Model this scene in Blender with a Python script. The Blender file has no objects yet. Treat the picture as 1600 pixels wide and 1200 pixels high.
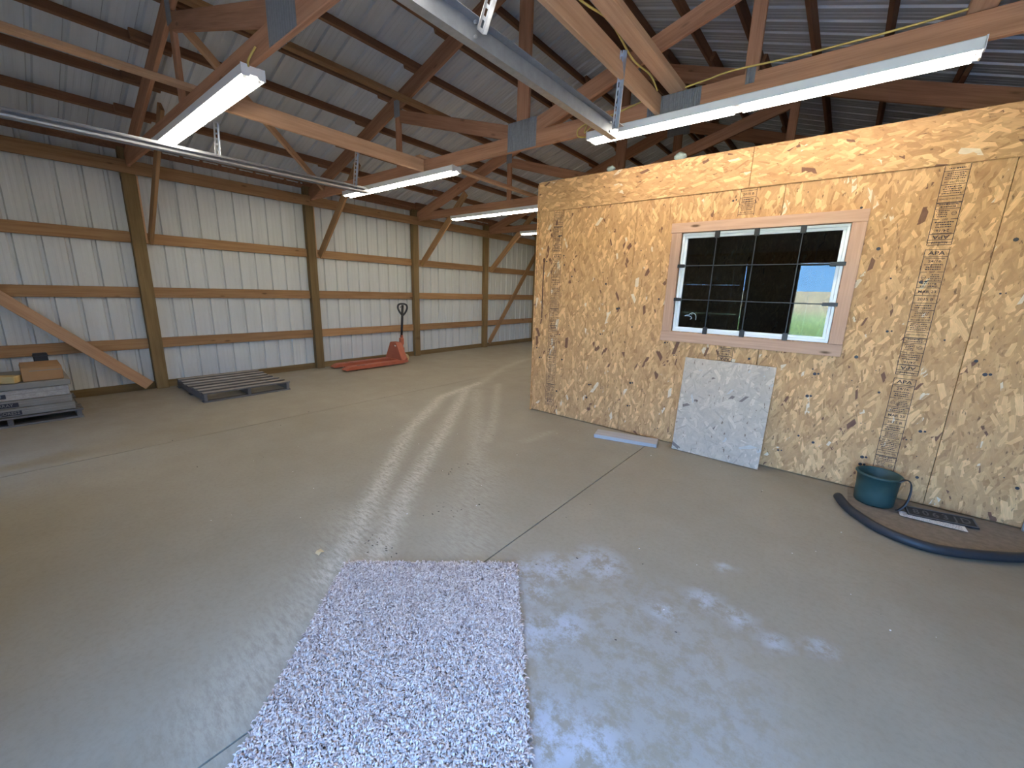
import bpy, bmesh, math, random
import numpy as np
from mathutils import Matrix, Vector
random.seed(7); RNG = np.random.default_rng(7)
scene = bpy.context.scene
C = scene.collection

# ---------------------------------------------------------------- camera, world, sun, exposure
cam_d = bpy.data.cameras.new('camera'); cam = bpy.data.objects.new('camera', cam_d); C.objects.link(cam)
cam_d.sensor_width = 36.0; cam_d.lens = 36.0 * 635.0 / 1600.0
cam_d.clip_start = 0.02; cam_d.clip_end = 2000
Rm = Matrix(((0.7788050860287145, -0.16057108480575216, 0.6063658670308801),
             (0.6266121594079649, 0.15502898653585012, -0.763755991803504),
             (0.028632842295051517, 0.974773276232977, 0.22135315738460976)))
cam.matrix_world = Matrix.Translation((0, 0, 1.5)) @ Rm.to_4x4()
scene.camera = cam
SKY, SUN, TUBE, EXPO = 17.0, 60.0, 23.0, 0.92
world = bpy.data.worlds.new('world'); scene.world = world; world.use_nodes = True
wn = world.node_tree.nodes; wl = world.node_tree.links
wtc = wn.new('ShaderNodeTexCoord'); wsx = wn.new('ShaderNodeSeparateXYZ'); wl.new(wtc.outputs['Generated'], wsx.inputs[0])
sky = wn.new('ShaderNodeValToRGB'); wl.new(wsx.outputs[2], sky.inputs[0])       # clear blue sky, paler towards the horizon
ce = sky.color_ramp.elements; ce[0].position = 0.0; ce[0].color = (.21, .46, .82, 1); ce[1].position = 1.0; ce[1].color = (.10, .22, .55, 1)
ck = ce.new(.25); ck.color = (.15, .35, .74, 1)
wl.new(sky.outputs[0], wn['Background'].inputs[0]); wn['Background'].inputs[1].default_value = SKY
sun_d = bpy.data.lights.new('sun', 'SUN'); sun_d.energy = SUN; sun_d.angle = math.radians(0.6); sun_d.color = (1, .95, .86)
sun = bpy.data.objects.new('sun', sun_d); C.objects.link(sun)
sun.rotation_euler = Vector((-0.3, -0.75, -0.95)).to_track_quat('-Z', 'Y').to_euler()
sun.location = (5, 20, 30)
vs = scene.view_settings
scene.display_settings.display_device = 'sRGB'
vs.view_transform = 'Standard'; vs.look = 'None'; vs.exposure = EXPO; vs.gamma = 1.0; vs.use_curve_mapping = False

# ---------------------------------------------------------------- material helpers
class NT:
    def __init__(s, name):
        s.m = bpy.data.materials.new(name); s.m.use_nodes = True
        s.t = s.m.node_tree; s.n = s.t.nodes; s.l = s.t.links
        s.b = s.n['Principled BSDF']; s.out = s.n['Material Output']
    def new(s, t, **kw):
        n = s.n.new(t)
        for k, v in kw.items(): setattr(n, k, v)
        return n
    def link(s, a, b): s.l.new(a, b)
    def val(s, sock, v):
        if isinstance(v, (int, float, tuple, list)): sock.default_value = v
        else: s.l.new(v, sock)
    def math(s, op, a, b=None, c=None, clamp=False):
        n = s.new('ShaderNodeMath', operation=op); n.use_clamp = clamp
        s.val(n.inputs[0], a)
        if b is not None: s.val(n.inputs[1], b)
        if c is not None: s.val(n.inputs[2], c)
        return n.outputs[0]
    def mix(s, f, a, b, blend='MIX'):
        n = s.new('ShaderNodeMix', data_type='RGBA', blend_type=blend)
        s.val(n.inputs[0], f); s.val(n.inputs[6], a); s.val(n.inputs[7], b)
        return n.outputs[2]
    def ramp(s, f, stops, interp='LINEAR'):
        n = s.new('ShaderNodeValToRGB'); n.color_ramp.interpolation = interp
        e = n.color_ramp.elements
        while len(e) < len(stops): e.new(0.5)
        for i, (p, c) in enumerate(stops):
            e[i].position = p; e[i].color = (c[0], c[1], c[2], 1)
        s.val(n.inputs[0], f); return n.outputs[0]
    def noise(s, vec, scale, detail=3, rough=.55, dims='3D'):
        n = s.new('ShaderNodeTexNoise'); n.noise_dimensions = dims
        if vec is not None: s.l.new(vec, n.inputs['Vector'])
        n.inputs['Scale'].default_value = scale; n.inputs['Detail'].default_value = detail; n.inputs['Roughness'].default_value = rough
        return n.outputs[0]
    def coord(s, kind='Object'): return s.new('ShaderNodeTexCoord').outputs[kind]
    def mapping(s, vec, loc=(0, 0, 0), rot=(0, 0, 0), scale=(1, 1, 1)):
        n = s.new('ShaderNodeMapping'); s.l.new(vec, n.inputs[0])
        s.val(n.inputs[1], loc); n.inputs[2].default_value = rot; n.inputs[3].default_value = scale
        return n.outputs[0]
    def bump(s, h, strength=.3, dist=.002):
        n = s.new('ShaderNodeBump'); n.inputs['Strength'].default_value = strength; n.inputs['Distance'].default_value = dist
        s.l.new(h, n.inputs['Height']); s.l.new(n.outputs[0], s.b.inputs['Normal'])
    def randvec(s, vec, k=37.0):
        oi = s.new('ShaderNodeObjectInfo')
        a = s.math('MULTIPLY', oi.outputs['Random'], k)
        cb = s.new('ShaderNodeCombineXYZ'); s.l.new(a, cb.inputs[0]); s.l.new(s.math('MULTIPLY', a, 3.1), cb.inputs[1]); s.l.new(s.math('MULTIPLY', a, 1.7), cb.inputs[2])
        v = s.new('ShaderNodeVectorMath', operation='ADD'); s.l.new(vec, v.inputs[0]); s.l.new(cb.outputs[0], v.inputs[1])
        return v.outputs[0], oi.outputs['Random']

def plain(name, col, rough=.5, metal=0.0, var=.12, nscale=14, spec=.5):
    t = NT(name); co = t.coord()
    n = t.noise(co, nscale, 4)
    c = t.mix(n, tuple(x * (1 - var) for x in col) + (1,), tuple(min(1, x * (1 + var)) for x in col) + (1,))
    t.link(c, t.b.inputs['Base Color']); t.b.inputs['Roughness'].default_value = rough; t.b.inputs['Metallic'].default_value = metal
    t.b.inputs['Specular IOR Level'].default_value = spec
    return t.m

def wood(name, light, dark, knot=(.09, .045, .02), knots=.5, rough=.7, grain=1.0):
    t = NT(name); co, rnd = t.randvec(t.coord())
    g1 = t.noise(t.mapping(co, scale=(.9, 16, 16)), 1.6, 4, .6)
    g2 = t.noise(t.mapping(co, scale=(3, 130, 130)), 1.0, 2, .5)
    blot = t.noise(t.mapping(co, scale=(1.3, 3, 3)), 1.2, 2)
    f = t.math('ADD', t.math('MULTIPLY', g1, .75), t.math('MULTIPLY', g2, .3))
    c = t.ramp(f, [(.32, dark), (.62, light)])
    c = t.mix(t.math('MULTIPLY', blot, .5), c, tuple(x * .62 for x in light) + (1,))
    v = t.new('ShaderNodeTexVoronoi'); v.inputs['Scale'].default_value = 1.0
    t.link(t.mapping(co, scale=(2.3, .9, 7.5)), v.inputs['Vector'])
    k = t.ramp(v.outputs['Distance'], [(.05, (1, 1, 1)), (.12, (0, 0, 0))])
    c = t.mix(t.math('MULTIPLY', k, knots), c, knot + (1,))
    tone = t.math('MULTIPLY_ADD', rnd, .36, .82)
    hsv = t.new('ShaderNodeHueSaturation'); t.link(c, hsv.inputs['Color']); t.link(tone, hsv.inputs['Value'])
    t.link(hsv.outputs[0], t.b.inputs['Base Color']); t.b.inputs['Roughness'].default_value = rough
    t.b.inputs['Specular IOR Level'].default_value = .25
    t.bump(g2, .25 * grain, .002)
    return t.m

def osb(name, axis_deg=90, spread=.55, gray=0.0, layers=10, seed=0.0, tint=None):
    """strand board: several layers of small rectangular flakes, each with its own direction and tone; local X/Z plane"""
    t = NT(name); co = t.coord()
    if seed is None: co, _ = t.randvec(co, 11.0)
    sx = t.new('ShaderNodeSeparateXYZ'); t.link(co, sx.inputs[0])
    c2 = t.new('ShaderNodeCombineXYZ'); t.link(sx.outputs[0], c2.inputs[0]); t.link(sx.outputs[2], c2.inputs[1])
    P = c2.outputs[0]
    base = t.noise(P, 9, 3)
    tan = lambda a: tuple(x * (1 - gray) + (0.47 + .15 * (a - .5)) * g * gray for x, g in zip(a_col(a), (1.0, .93, .83)))
    def a_col(a):
        return tuple(p + (q - p) * a for p, q in zip((.35, .166, .063), (.745, .43, .20)))
    col = t.ramp(base, [(.3, tan(.15)), (.7, tan(.8))])
    hgt = None
    stops = [(0, tan(.22)), (.06, tan(.5)), (.22, tan(.8)), (.38, tan(.6)), (.54, tan(1.05)), (.68, tan(.7)), (.80, tan(1.3)), (.89, tan(1.55)), (.95, tan(.3))]
    if gray < .3: stops += [(.972, (.13, .05, .038)), (.985, (.86, .72, .52))]
    else: stops += [(.95, (.16, .11, .105)), (.975, (.55, .52, .48))]
    for i in range(layers):
        sc = (17.0, 13.0, 6.5, 8.5, 6.0, 10.0, 7.5, 11.0, 9.0, 7.0)[i % 10]
        off = t.new('ShaderNodeVectorMath', operation='ADD'); t.link(P, off.inputs[0]); off.inputs[1].default_value = (3.17 * i + seed_of(seed), 7.31 * i + 2 * seed_of(seed), 0)
        v = t.new('ShaderNodeTexVoronoi'); v.voronoi_dimensions = '2D'; v.inputs['Scale'].default_value = sc
        t.link(off.outputs[0], v.inputs['Vector'])
        d = t.new('ShaderNodeVectorMath', operation='SUBTRACT'); t.link(off.outputs[0], d.inputs[0]); t.link(v.outputs['Position'], d.inputs[1])
        r = t.new('ShaderNodeSeparateColor'); t.link(v.outputs['Color'], r.inputs[0])
        ang = t.math('MULTIPLY_ADD', t.math('SUBTRACT', r.outputs[0], .5), 2 * spread, math.radians(axis_deg))
        rot = t.new('ShaderNodeVectorRotate', rotation_type='Z_AXIS'); t.link(d.outputs[0], rot.inputs['Vector'])
        t.link(t.math('MULTIPLY', ang, -1), rot.inputs['Angle'])
        s2 = t.new('ShaderNodeSeparateXYZ'); t.link(rot.outputs[0], s2.inputs[0])
        kk = 7.5 / max(sc, 7.5)
        hl = t.math('MULTIPLY_ADD', r.outputs[2], .058 * kk, .030 * kk)
        hw = t.math('MULTIPLY_ADD', t.math('MULTIPLY', r.outputs[2], r.outputs[1]), .014, .006)
        wob = t.math('MULTIPLY_ADD', s2.outputs[0], .05, 0)
        mu = t.math('LESS_THAN', t.math('ABSOLUTE', t.math('ADD', s2.outputs[0], t.math('MULTIPLY', s2.outputs[1], .8))), hl)
        mv = t.math('LESS_THAN', t.math('ABSOLUTE', t.math('ADD', s2.outputs[1], wob)), hw)
        m = t.math('MULTIPLY', mu, mv)
        cr = t.ramp(r.outputs[1], stops, 'CONSTANT')
        grain = t.noise(t.mapping(rot.outputs[0], scale=(14, 220, 1)), 1.0, 1, .5, '2D')
        cr = t.mix(t.math('MULTIPLY_ADD', grain, .5, -.05, clamp=True), cr, tuple(x * .55 for x in tan(.4)) + (1,))
        col = t.mix(t.math('MULTIPLY', m, .9), col, cr)
        h = t.math('MULTIPLY', m, t.math('MULTIPLY_ADD', r.outputs[1], .7, .3))
        hgt = h if hgt is None else t.math('MAXIMUM', t.math('MULTIPLY', hgt, t.math('SUBTRACT', 1, m)), h)
    # thin dark gaps between strands and fine pits
    sp = t.noise(t.mapping(P, scale=(40, 13, 1) if axis_deg > 45 else (13, 40, 1)), 1.0, 3, .6, '2D')
    col = t.mix(t.ramp(sp, [(.25, (.75, .75, .75)), (.33, (0, 0, 0))]), col, (.11, .055, .03, 1))
    if tint: col = t.mix(1.0, col, tint + (1,), 'MULTIPLY')
    t.link(col, t.b.inputs['Base Color']); t.b.inputs['Roughness'].default_value = .62
    t.b.inputs['Specular IOR Level'].default_value = .3
    t.bump(hgt, .35, .0015)
    return t.m
def seed_of(s): return 0.0 if s is None else s

M = {}
M['truss'] = wood('truss_wood', (.49, .255, .145), (.29, .13, .066))
M['lumber'] = wood('pale_lumber', (.68, .42, .25), (.50, .28, .15))
M['girt'] = wood('girt_wood', (.40, .235, .115), (.25, .125, .055), knots=.7)
M['post'] = wood('treated_post', (.23, .155, .07), (.145, .092, .038), knots=.6)
M['purlin'] = wood('purlin_wood', (.26, .13, .07), (.16, .075, .038))
M['casing'] = wood('casing_wood', (.64, .40, .285), (.46, .27, .18), knots=.9)
M['gray_wood'] = wood('weathered_wood', (.40, .37, .33), (.25, .225, .20))
M['dark_wood'] = wood('dark_pallet_wood', (.16, .15, .145), (.085, .08, .08))
M['painted_plank'] = wood('washed_plank', (.46, .45, .46), (.35, .345, .36), knots=.25)
M['osb'] = osb('strand_board', 90, .65, seed=None)
M['osb_h'] = osb('strand_board_header', 6, .7, seed=None)
M['osb_gray'] = osb('weathered_strand_board', 90, 1.4, gray=.72, layers=6, seed=4.0)
M['ink'] = plain('stamp_ink', (.035, .022, .03), .8, var=.3, nscale=60)
M['nail'] = plain('nail_head', (.05, .045, .05), .5, .5)
M['wall_metal'] = None
def sheet_metal(name, col, rough):
    t = NT(name); co, rnd = t.randvec(t.coord())
    n = t.noise(t.mapping(co, scale=(7, 7, .5)), 1.3, 3)
    c = t.mix(n, tuple(x * .86 for x in col) + (1,), tuple(x * 1.08 for x in col) + (1,))
    n2 = t.noise(co, 45, 4, .7)
    c = t.mix(t.ramp(n2, [(.62, (0, 0, 0)), (.78, (.35, .35, .35))]), c, tuple(x * .6 for x in col) + (1,))
    t.link(c, t.b.inputs['Base Color']); t.b.inputs['Roughness'].default_value = rough; t.b.inputs['Specular IOR Level'].default_value = .4
    return t.m
M['wall_metal'] = sheet_metal('wall_sheet_paint', (.585, .60, .59), .36)
M['roof_metal'] = sheet_metal('roof_sheet_paint', (.57, .60, .62), .27)
M['galv'] = plain('galvanized_steel', (.42, .44, .47), .34, .8, .25, 30)
M['galv_dark'] = plain('dull_galvanized', (.27, .29, .32), .4, .6, .25, 20)
M['gusset'] = plain('gusset_steel', (.28, .29, .30), .5, .5, .2, 40)
M['white_enamel'] = plain('white_enamel', (.78, .79, .80), .35, 0, .04)
M['vinyl'] = plain('white_vinyl', (.80, .82, .84), .4, 0, .03)
M['black_metal'] = plain('black_metal', (.022, .022, .026), .45, .3)
M['cable'] = plain('yellow_cable', (.62, .46, .12), .5)
M['orange'] = plain('orange_paint', (.42, .115, .06), .5, 0, .22, 9)
M['black_rubber'] = plain('black_rubber', (.022, .024, .03), .55)
M['teal'] = plain('teal_rubber', (.028, .068, .064), .5, 0, .3, 12)
M['cardboard'] = plain('cardboard', (.34, .185, .08), .8, 0, .12, 10)
M['carton'] = plain('grey_carton', (.22, .205, .18), .75, 0, .16, 6)
M['label_ink'] = plain('dark_label', (.02, .02, .03), .6)
M['white_paper'] = plain('white_paper', (.80, .79, .78), .8, 0, .06, 30)
M['dirt'] = plain('brown_dust', (.235, .195, .155), .95, 0, .35, 25, .1)
M['insulation'] = plain('green_grey_insulation', (.36, .42, .38), .95, 0, .3, 50)
M['rust'] = plain('rusty_steel', (.16, .075, .045), .7, .3, .35, 40)
M['yellow_wood'] = wood('yellow_block', (.60, .44, .20), (.46, .32, .13), knots=.2)
M['chip_wood'] = plain('wood_chip', (.62, .50, .30), .8)
M['soil_bit'] = plain('dark_bits', (.085, .07, .06), .9)
M['worn_gray'] = plain('worn_gray_paint', (.115, .11, .11), .7)
M['door_paint'] = plain('door_panel_paint', (.46, .45, .42), .45)
# fluorescent tube
def emissive(name, col, s):
    t = NT(name); e = t.new('ShaderNodeEmission'); e.inputs[0].default_value = col + (1,); e.inputs[1].default_value = s
    t.link(e.outputs[0], t.out.inputs[0]); return t.m
M['tube'] = emissive('lit_tube', (1.0, .90, .74), TUBE)
M['tube_cool'] = emissive('lit_tube_cool', (1.0, .91, .78), TUBE * .8)
# glass
t = NT('window_glass'); tr = t.new('ShaderNodeBsdfTransparent'); tr.inputs[0].default_value = (.72, .74, .74, 1)
gl = t.new('ShaderNodeBsdfGlossy'); gl.inputs['Roughness'].default_value = 0.0; fr = t.new('ShaderNodeFresnel'); fr.inputs[0].default_value = 1.345
mx = t.new('ShaderNodeMixShader'); t.link(fr.outputs[0], mx.inputs[0]); t.link(tr.outputs[0], mx.inputs[1]); t.link(gl.outputs[0], mx.inputs[2])
t.link(mx.outputs[0], t.out.inputs[0]); M['glass'] = t.m
# concrete with dust (attributes painted on the slab: tracks, pale worn patches with bluish sky light painted in, brown dirt)
t = NT('concrete_floor'); co = t.coord('Generated'); geo = t.new('ShaderNodeNewGeometry').outputs['Position']
n1 = t.noise(geo, .55, 4, .55); n2 = t.noise(geo, 3.2, 5, .65); n3 = t.noise(geo, 38, 4, .7)
c = t.ramp(n1, [(.3, (.29, .262, .205)), (.7, (.375, .345, .28))])
c = t.mix(t.math('MULTIPLY', n2, .45), c, (.26, .215, .15, 1))
c = t.mix(t.ramp(n3, [(.3, (.25, .25, .25)), (.55, (0, 0, 0))]), c, (.2, .175, .13, 1))
def attr(nm):
    a = t.new('ShaderNodeAttribute'); a.attribute_name = nm; return a.outputs['Fac']
scr = t.noise(t.mapping(geo, rot=(0, 0, .7), scale=(9, 34, 9)), 1.4, 5, .75)
dm = t.math('MULTIPLY', attr('dust'), t.ramp(scr, [(.38, (.05, .05, .05)), (.58, (1, 1, 1))]))
c = t.mix(dm, c, (.60, .575, .49, 1))
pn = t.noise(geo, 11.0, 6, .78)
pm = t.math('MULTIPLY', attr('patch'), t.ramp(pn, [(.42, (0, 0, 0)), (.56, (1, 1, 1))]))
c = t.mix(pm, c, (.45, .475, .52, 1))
dn = t.math('MULTIPLY', attr('dirt'), t.ramp(n2, [(.25, (.45, .45, .45)), (.6, (1, 1, 1))]))
c = t.mix(dn, c, (.19, .14, .095, 1))
t.link(c, t.b.inputs['Base Color'])
t.link(t.math('MULTIPLY_ADD', n2, .25, .42), t.b.inputs['Roughness']); t.b.inputs['Specular IOR Level'].default_value = .35
t.bump(n3, .18, .002); M['concrete'] = t.m
M['joint'] = plain('joint_concrete', (.10, .09, .075), .9)  # dark base concrete showing in the slab joints
# carpet
t = NT('shag_carpet'); a = t.new('ShaderNodeAttribute'); a.attribute_name = 'tone'
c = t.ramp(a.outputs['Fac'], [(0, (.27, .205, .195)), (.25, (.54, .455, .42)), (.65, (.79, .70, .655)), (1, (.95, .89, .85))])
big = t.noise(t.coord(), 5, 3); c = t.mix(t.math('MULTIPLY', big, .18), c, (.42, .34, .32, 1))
t.link(c, t.b.inputs['Base Color']); t.b.inputs['Roughness'].default_value = .95; t.b.inputs['Specular IOR Level'].default_value = .1; M['carpet'] = t.m
M['carpet_back'] = plain('carpet_backing', (.30, .25, .22), .95)
# field outside
t = NT('grass_field'); geo = t.new('ShaderNodeNewGeometry').outputs['Position']
sy = t.new('ShaderNodeSeparateXYZ'); t.link(geo, sy.inputs[0])
n = t.noise(geo, .12, 5, .65); nn = t.noise(t.mapping(geo, scale=(.4, 2.2, 1)), 1.2, 5, .7)
bounce_tone = t.ramp(nn, [(.3, (.38, .345, .30)), (.7, (.48, .445, .40))])  # neutral unseen ground by the door, added to cut green bounce light indoors
dry = t.ramp(nn, [(.3, (.50, .42, .23)), (.7, (.74, .64, .42))])
grn = t.ramp(nn, [(.3, (.24, .36, .15)), (.7, (.46, .60, .30))])
f = t.math('ADD', t.math('MULTIPLY_ADD', sy.outputs[1], -.11, -2.7), t.math('MULTIPLY_ADD', n, 1.2, -.6), clamp=True)
f0 = t.math('ADD', t.math('MULTIPLY_ADD', sy.outputs[1], -.5, -4.5), t.math('MULTIPLY_ADD', n, .8, -.4), clamp=True)
t.link(t.mix(f, t.mix(f0, bounce_tone, grn), dry), t.b.inputs['Base Color']); t.b.inputs['Roughness'].default_value = 1; t.b.inputs['Specular IOR Level'].default_value = 0; M['field'] = t.m
M['blade'] = plain('grass_blade', (.34, .48, .20), .8, 0, .5, 3)
M['apron'] = plain('gravel_apron', (.34, .31, .26), .95, 0, .3, 30, .1)

# ---------------------------------------------------------------- geometry helpers
def obj(name, verts, faces, mat, parent=None, mw=None, smooth=False, mesh=None):
    if mesh is None:
        mesh = bpy.data.meshes.new(name); mesh.from_pydata([tuple(v) for v in verts], [], faces); mesh.update()
        if mat is not None: mesh.materials.append(mat)
        if smooth: mesh.polygons.foreach_set('use_smooth', [True] * len(mesh.polygons))
    o = bpy.data.objects.new(name, mesh); C.objects.link(o)
    place(o, parent, mw); return o
def place(o, parent, mw):
    mw = mw or Matrix.Identity(4)
    if parent is not None:
        o.parent = parent; o.matrix_basis = world_of(parent).inverted() @ mw
    else: o.matrix_basis = mw
def world_of(o):
    m = o.matrix_basis.copy()
    while o.parent is not None:
        o = o.parent; m = o.matrix_basis @ m
    return m
def tag(o, label, cat, group=None, kind=None):
    if label: o['label'] = label
    if cat: o['category'] = cat
    if group: o['group'] = group
    if kind: o['kind'] = kind
    return o
def thing(name, label, cat, loc=(0, 0, 0), group=None, rz=0):
    o = bpy.data.objects.new(name, None); C.objects.link(o); o.empty_display_size = .1
    o.matrix_basis = Matrix.Translation(loc) @ Matrix.Rotation(rz, 4, 'Z'); return tag(o, label, cat, group)
def struct(name, label, loc=(0, 0, 0)):
    o = bpy.data.objects.new(name, None); C.objects.link(o); o.location = loc; o['kind'] = 'structure'; o['label'] = label
    o.matrix_basis = Matrix.Translation(loc); return o
T = Matrix.Translation
def chbox(sx, sy, sz, c=None):
    """box with chamfered edges, centred"""
    if c is None: c = min(.004, .2 * min(sx, sy, sz))
    bm = bmesh.new(); bmesh.ops.create_cube(bm, size=1.0)
    bmesh.ops.scale(bm, vec=(sx, sy, sz), verts=bm.verts)
    if c > 0: bmesh.ops.bevel(bm, geom=list(bm.edges), offset=c, segments=1, affect='EDGES', profile=.5)
    v = [x.co.copy() for x in bm.verts]; bm.verts.index_update(); f = [[q.index for q in p.verts] for p in bm.faces]; bm.free()
    return v, f
_cache = {}
def boxobj(name, size, mat, parent, mw, c=None):
    key = (name, tuple(round(x, 3) for x in size), mat.name, c)
    if key in _cache: return obj(name, None, None, mat, parent, mw, mesh=_cache[key])
    v, f = chbox(*size, c); o = obj(name, v, f, mat, parent, mw); _cache[key] = o.data; return o
def frame_mat(a, b, up=(0, 0, 1)):
    a = Vector(a); b = Vector(b); x = (b - a).normalized(); u = Vector(up)
    y = u.cross(x).normalized(); z = x.cross(y)
    return Matrix(((x.x, y.x, z.x, 0), (x.y, y.y, z.y, 0), (x.z, y.z, z.z, 0), (0, 0, 0, 1))), (a + b) / 2, (b - a).length
def board(name, a, b, depth, thick, mat, parent, up=(0, 0, 1), c=None):
    """timber along a->b; depth measured along up, thick across"""
    R, mid, L = frame_mat(a, b, up)
    return boxobj(name, (L, thick, depth), mat, parent, T(mid) @ R, c)
def tube_geo(pts, r, n=8, closed=False, caps=True):
    pts = [Vector(p) for p in pts]; V = []; F = []; prev = None; N = len(pts)
    for i, p in enumerate(pts):
        if closed: d = pts[(i + 1) % N] - pts[i - 1]
        else: d = pts[min(i + 1, N - 1)] - pts[max(i - 1, 0)]
        d.normalize()
        if prev is None:
            u = d.orthogonal().normalized()
        else:
            u = prev - d * prev.dot(d); u.normalize()
        prev = u; w = d.cross(u); rr = r[i] if isinstance(r, (list, tuple)) else r
        for k in range(n):
            a = 2 * math.pi * k / n; V.append(p + (u * math.cos(a) + w * math.sin(a)) * rr)
    for i in range(N if closed else N - 1):
        j = (i + 1) % N
        for k in range(n): F.append([i * n + k, i * n + (k + 1) % n, j * n + (k + 1) % n, j * n + k])
    if caps and not closed: F.append(list(range(n))[::-1]); F.append([(N - 1) * n + k for k in range(n)])
    return V, F
def tube(name, pts, r, mat, parent=None, n=8, closed=False, mw=None):
    v, f = tube_geo(pts, r, n, closed); return obj(name, v, f, mat, parent, mw, smooth=n > 6)
def smooth_path(pts, k=6):
    pts = [Vector(p) for p in pts]; out = []
    for i in range(len(pts) - 1):
        p0 = pts[max(i - 1, 0)]; p1 = pts[i]; p2 = pts[i + 1]; p3 = pts[min(i + 2, len(pts) - 1)]
        for j in range(k):
            s = j / k
            out.append(.5 * ((2 * p1) + (-p0 + p2) * s + (2 * p0 - 5 * p1 + 4 * p2 - p3) * s * s + (-p0 + 3 * p1 - 3 * p2 + p3) * s ** 3))
    return out + [pts[-1]]
def merge(*geos):
    V = []; F = []
    for v, f in geos:
        o = len(V); V += [Vector(x) for x in v]; F += [[i + o for i in q] for q in f]
    return V, F
def moved(g, m): return [m @ Vector(x) for x in g[0]], g[1]
def bx(x0, x1, y0, y1, z0, z1, c=0):
    return moved(chbox(x1 - x0, y1 - y0, z1 - z0, c), T(((x0 + x1) / 2, (y0 + y1) / 2, (z0 + z1) / 2)))
def prism(poly, axis, a, b):
    """extrude 2D polygon: axis 'x' -> poly in (y,z); 'y' -> (x,z); 'z' -> (x,y)"""
    n = len(poly); V = []
    for s in (a, b):
        for (p, q) in poly: V.append({'x': (s, p, q), 'y': (p, s, q), 'z': (p, q, s)}[axis])
    F = [list(range(n)), [n + i for i in range(n)][::-1]] + [[i, i + n, (i + 1) % n + n, (i + 1) % n] for i in range(n)]
    return V, F

# ---------------------------------------------------------------- layout numbers
XL, XR, X0 = -7.565, 1.95, -2.86          # wall sheets, ridge
YF, YB = -1.02, 12.9                      # front and far gable walls
TY = [1.33, 3.66, 5.97, 8.27, 10.57]      # trusses
PY = [-0.95, 1.32, 3.63, 5.90, 8.19, 10.48, 12.8]
def rafter_bottom(x): return 5.393 - abs(x - X0) / 3 + X0 / 3   # underside of top chords
CP = 5.60 + X0 / 3                        # purlin underside at ridge
def purlin_bottom(x): return CP - abs(x - X0) / 3
ROOF = 0.10                               # purlin depth below sheets

# ---------------------------------------------------------------- floor
floor = struct('floor', 'dusty concrete slab floor with saw cut joints')
obj('sub_base', *bx(-7.7, 2.1, YF - .05, YB + .1, -.12, -.03), M['joint'], floor)
def seg_dist(P, poly):
    d = np.full(len(P), 9.0)
    for a, b in zip(poly[:-1], poly[1:]):
        a = np.array(a); b = np.array(b); ab = b - a
        s = np.clip(((P - a) @ ab) / (ab @ ab), 0, 1); d = np.minimum(d, np.linalg.norm(P - a - s[:, None] * ab, axis=1))
    return d
TRACKS = [([(-1.9, .86), (-2.08, 1.1), (-2.55, 1.6), (-3.5, 2.63), (-4.3, 3.8), (-4.54, 4.86)], .07, 1.0),
          ([(-1.75, 1.0), (-1.93, 1.23), (-2.41, 1.79), (-3.1, 2.73), (-3.85, 3.7), (-4.46, 4.48)], .07, .95),
          ([(-2.03, 2.13), (-2.83, 2.99), (-4.21, 4.43)], .09, .42), ([(-2.63, 2.92), (-2.99, 3.43), (-4.27, 5.01)], .05, .5),
          ([(-1.5, .3), (-1.8, .78), (-2.04, 1.05), (-2.3, 1.3)], .2, .4), ([(-2.34, 3.19), (-2.31, 3.62)], .05, .3),
          ([(-1.55, 1.55), (-1.9, 1.95), (-2.2, 2.4)], .22, .3), ([(-4.4, 4.6), (-5.2, 6.3), (-5.5, 7.5)], .08, .35)]
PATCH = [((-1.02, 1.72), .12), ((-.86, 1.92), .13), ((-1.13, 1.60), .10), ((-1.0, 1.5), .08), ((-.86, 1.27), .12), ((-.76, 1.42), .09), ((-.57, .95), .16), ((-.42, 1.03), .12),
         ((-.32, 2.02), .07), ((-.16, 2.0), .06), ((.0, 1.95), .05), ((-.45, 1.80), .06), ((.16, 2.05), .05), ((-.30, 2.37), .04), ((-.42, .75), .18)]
HOSE = [(.197, 3.845), (.25, 3.68), (.314, 3.574), (.40, 3.47), (.504, 3.408), (.62, 3.385), (.736, 3.411), (.90, 3.50), (1.091, 3.64), (1.30, 3.86), (1.46, 4.12)]
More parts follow.
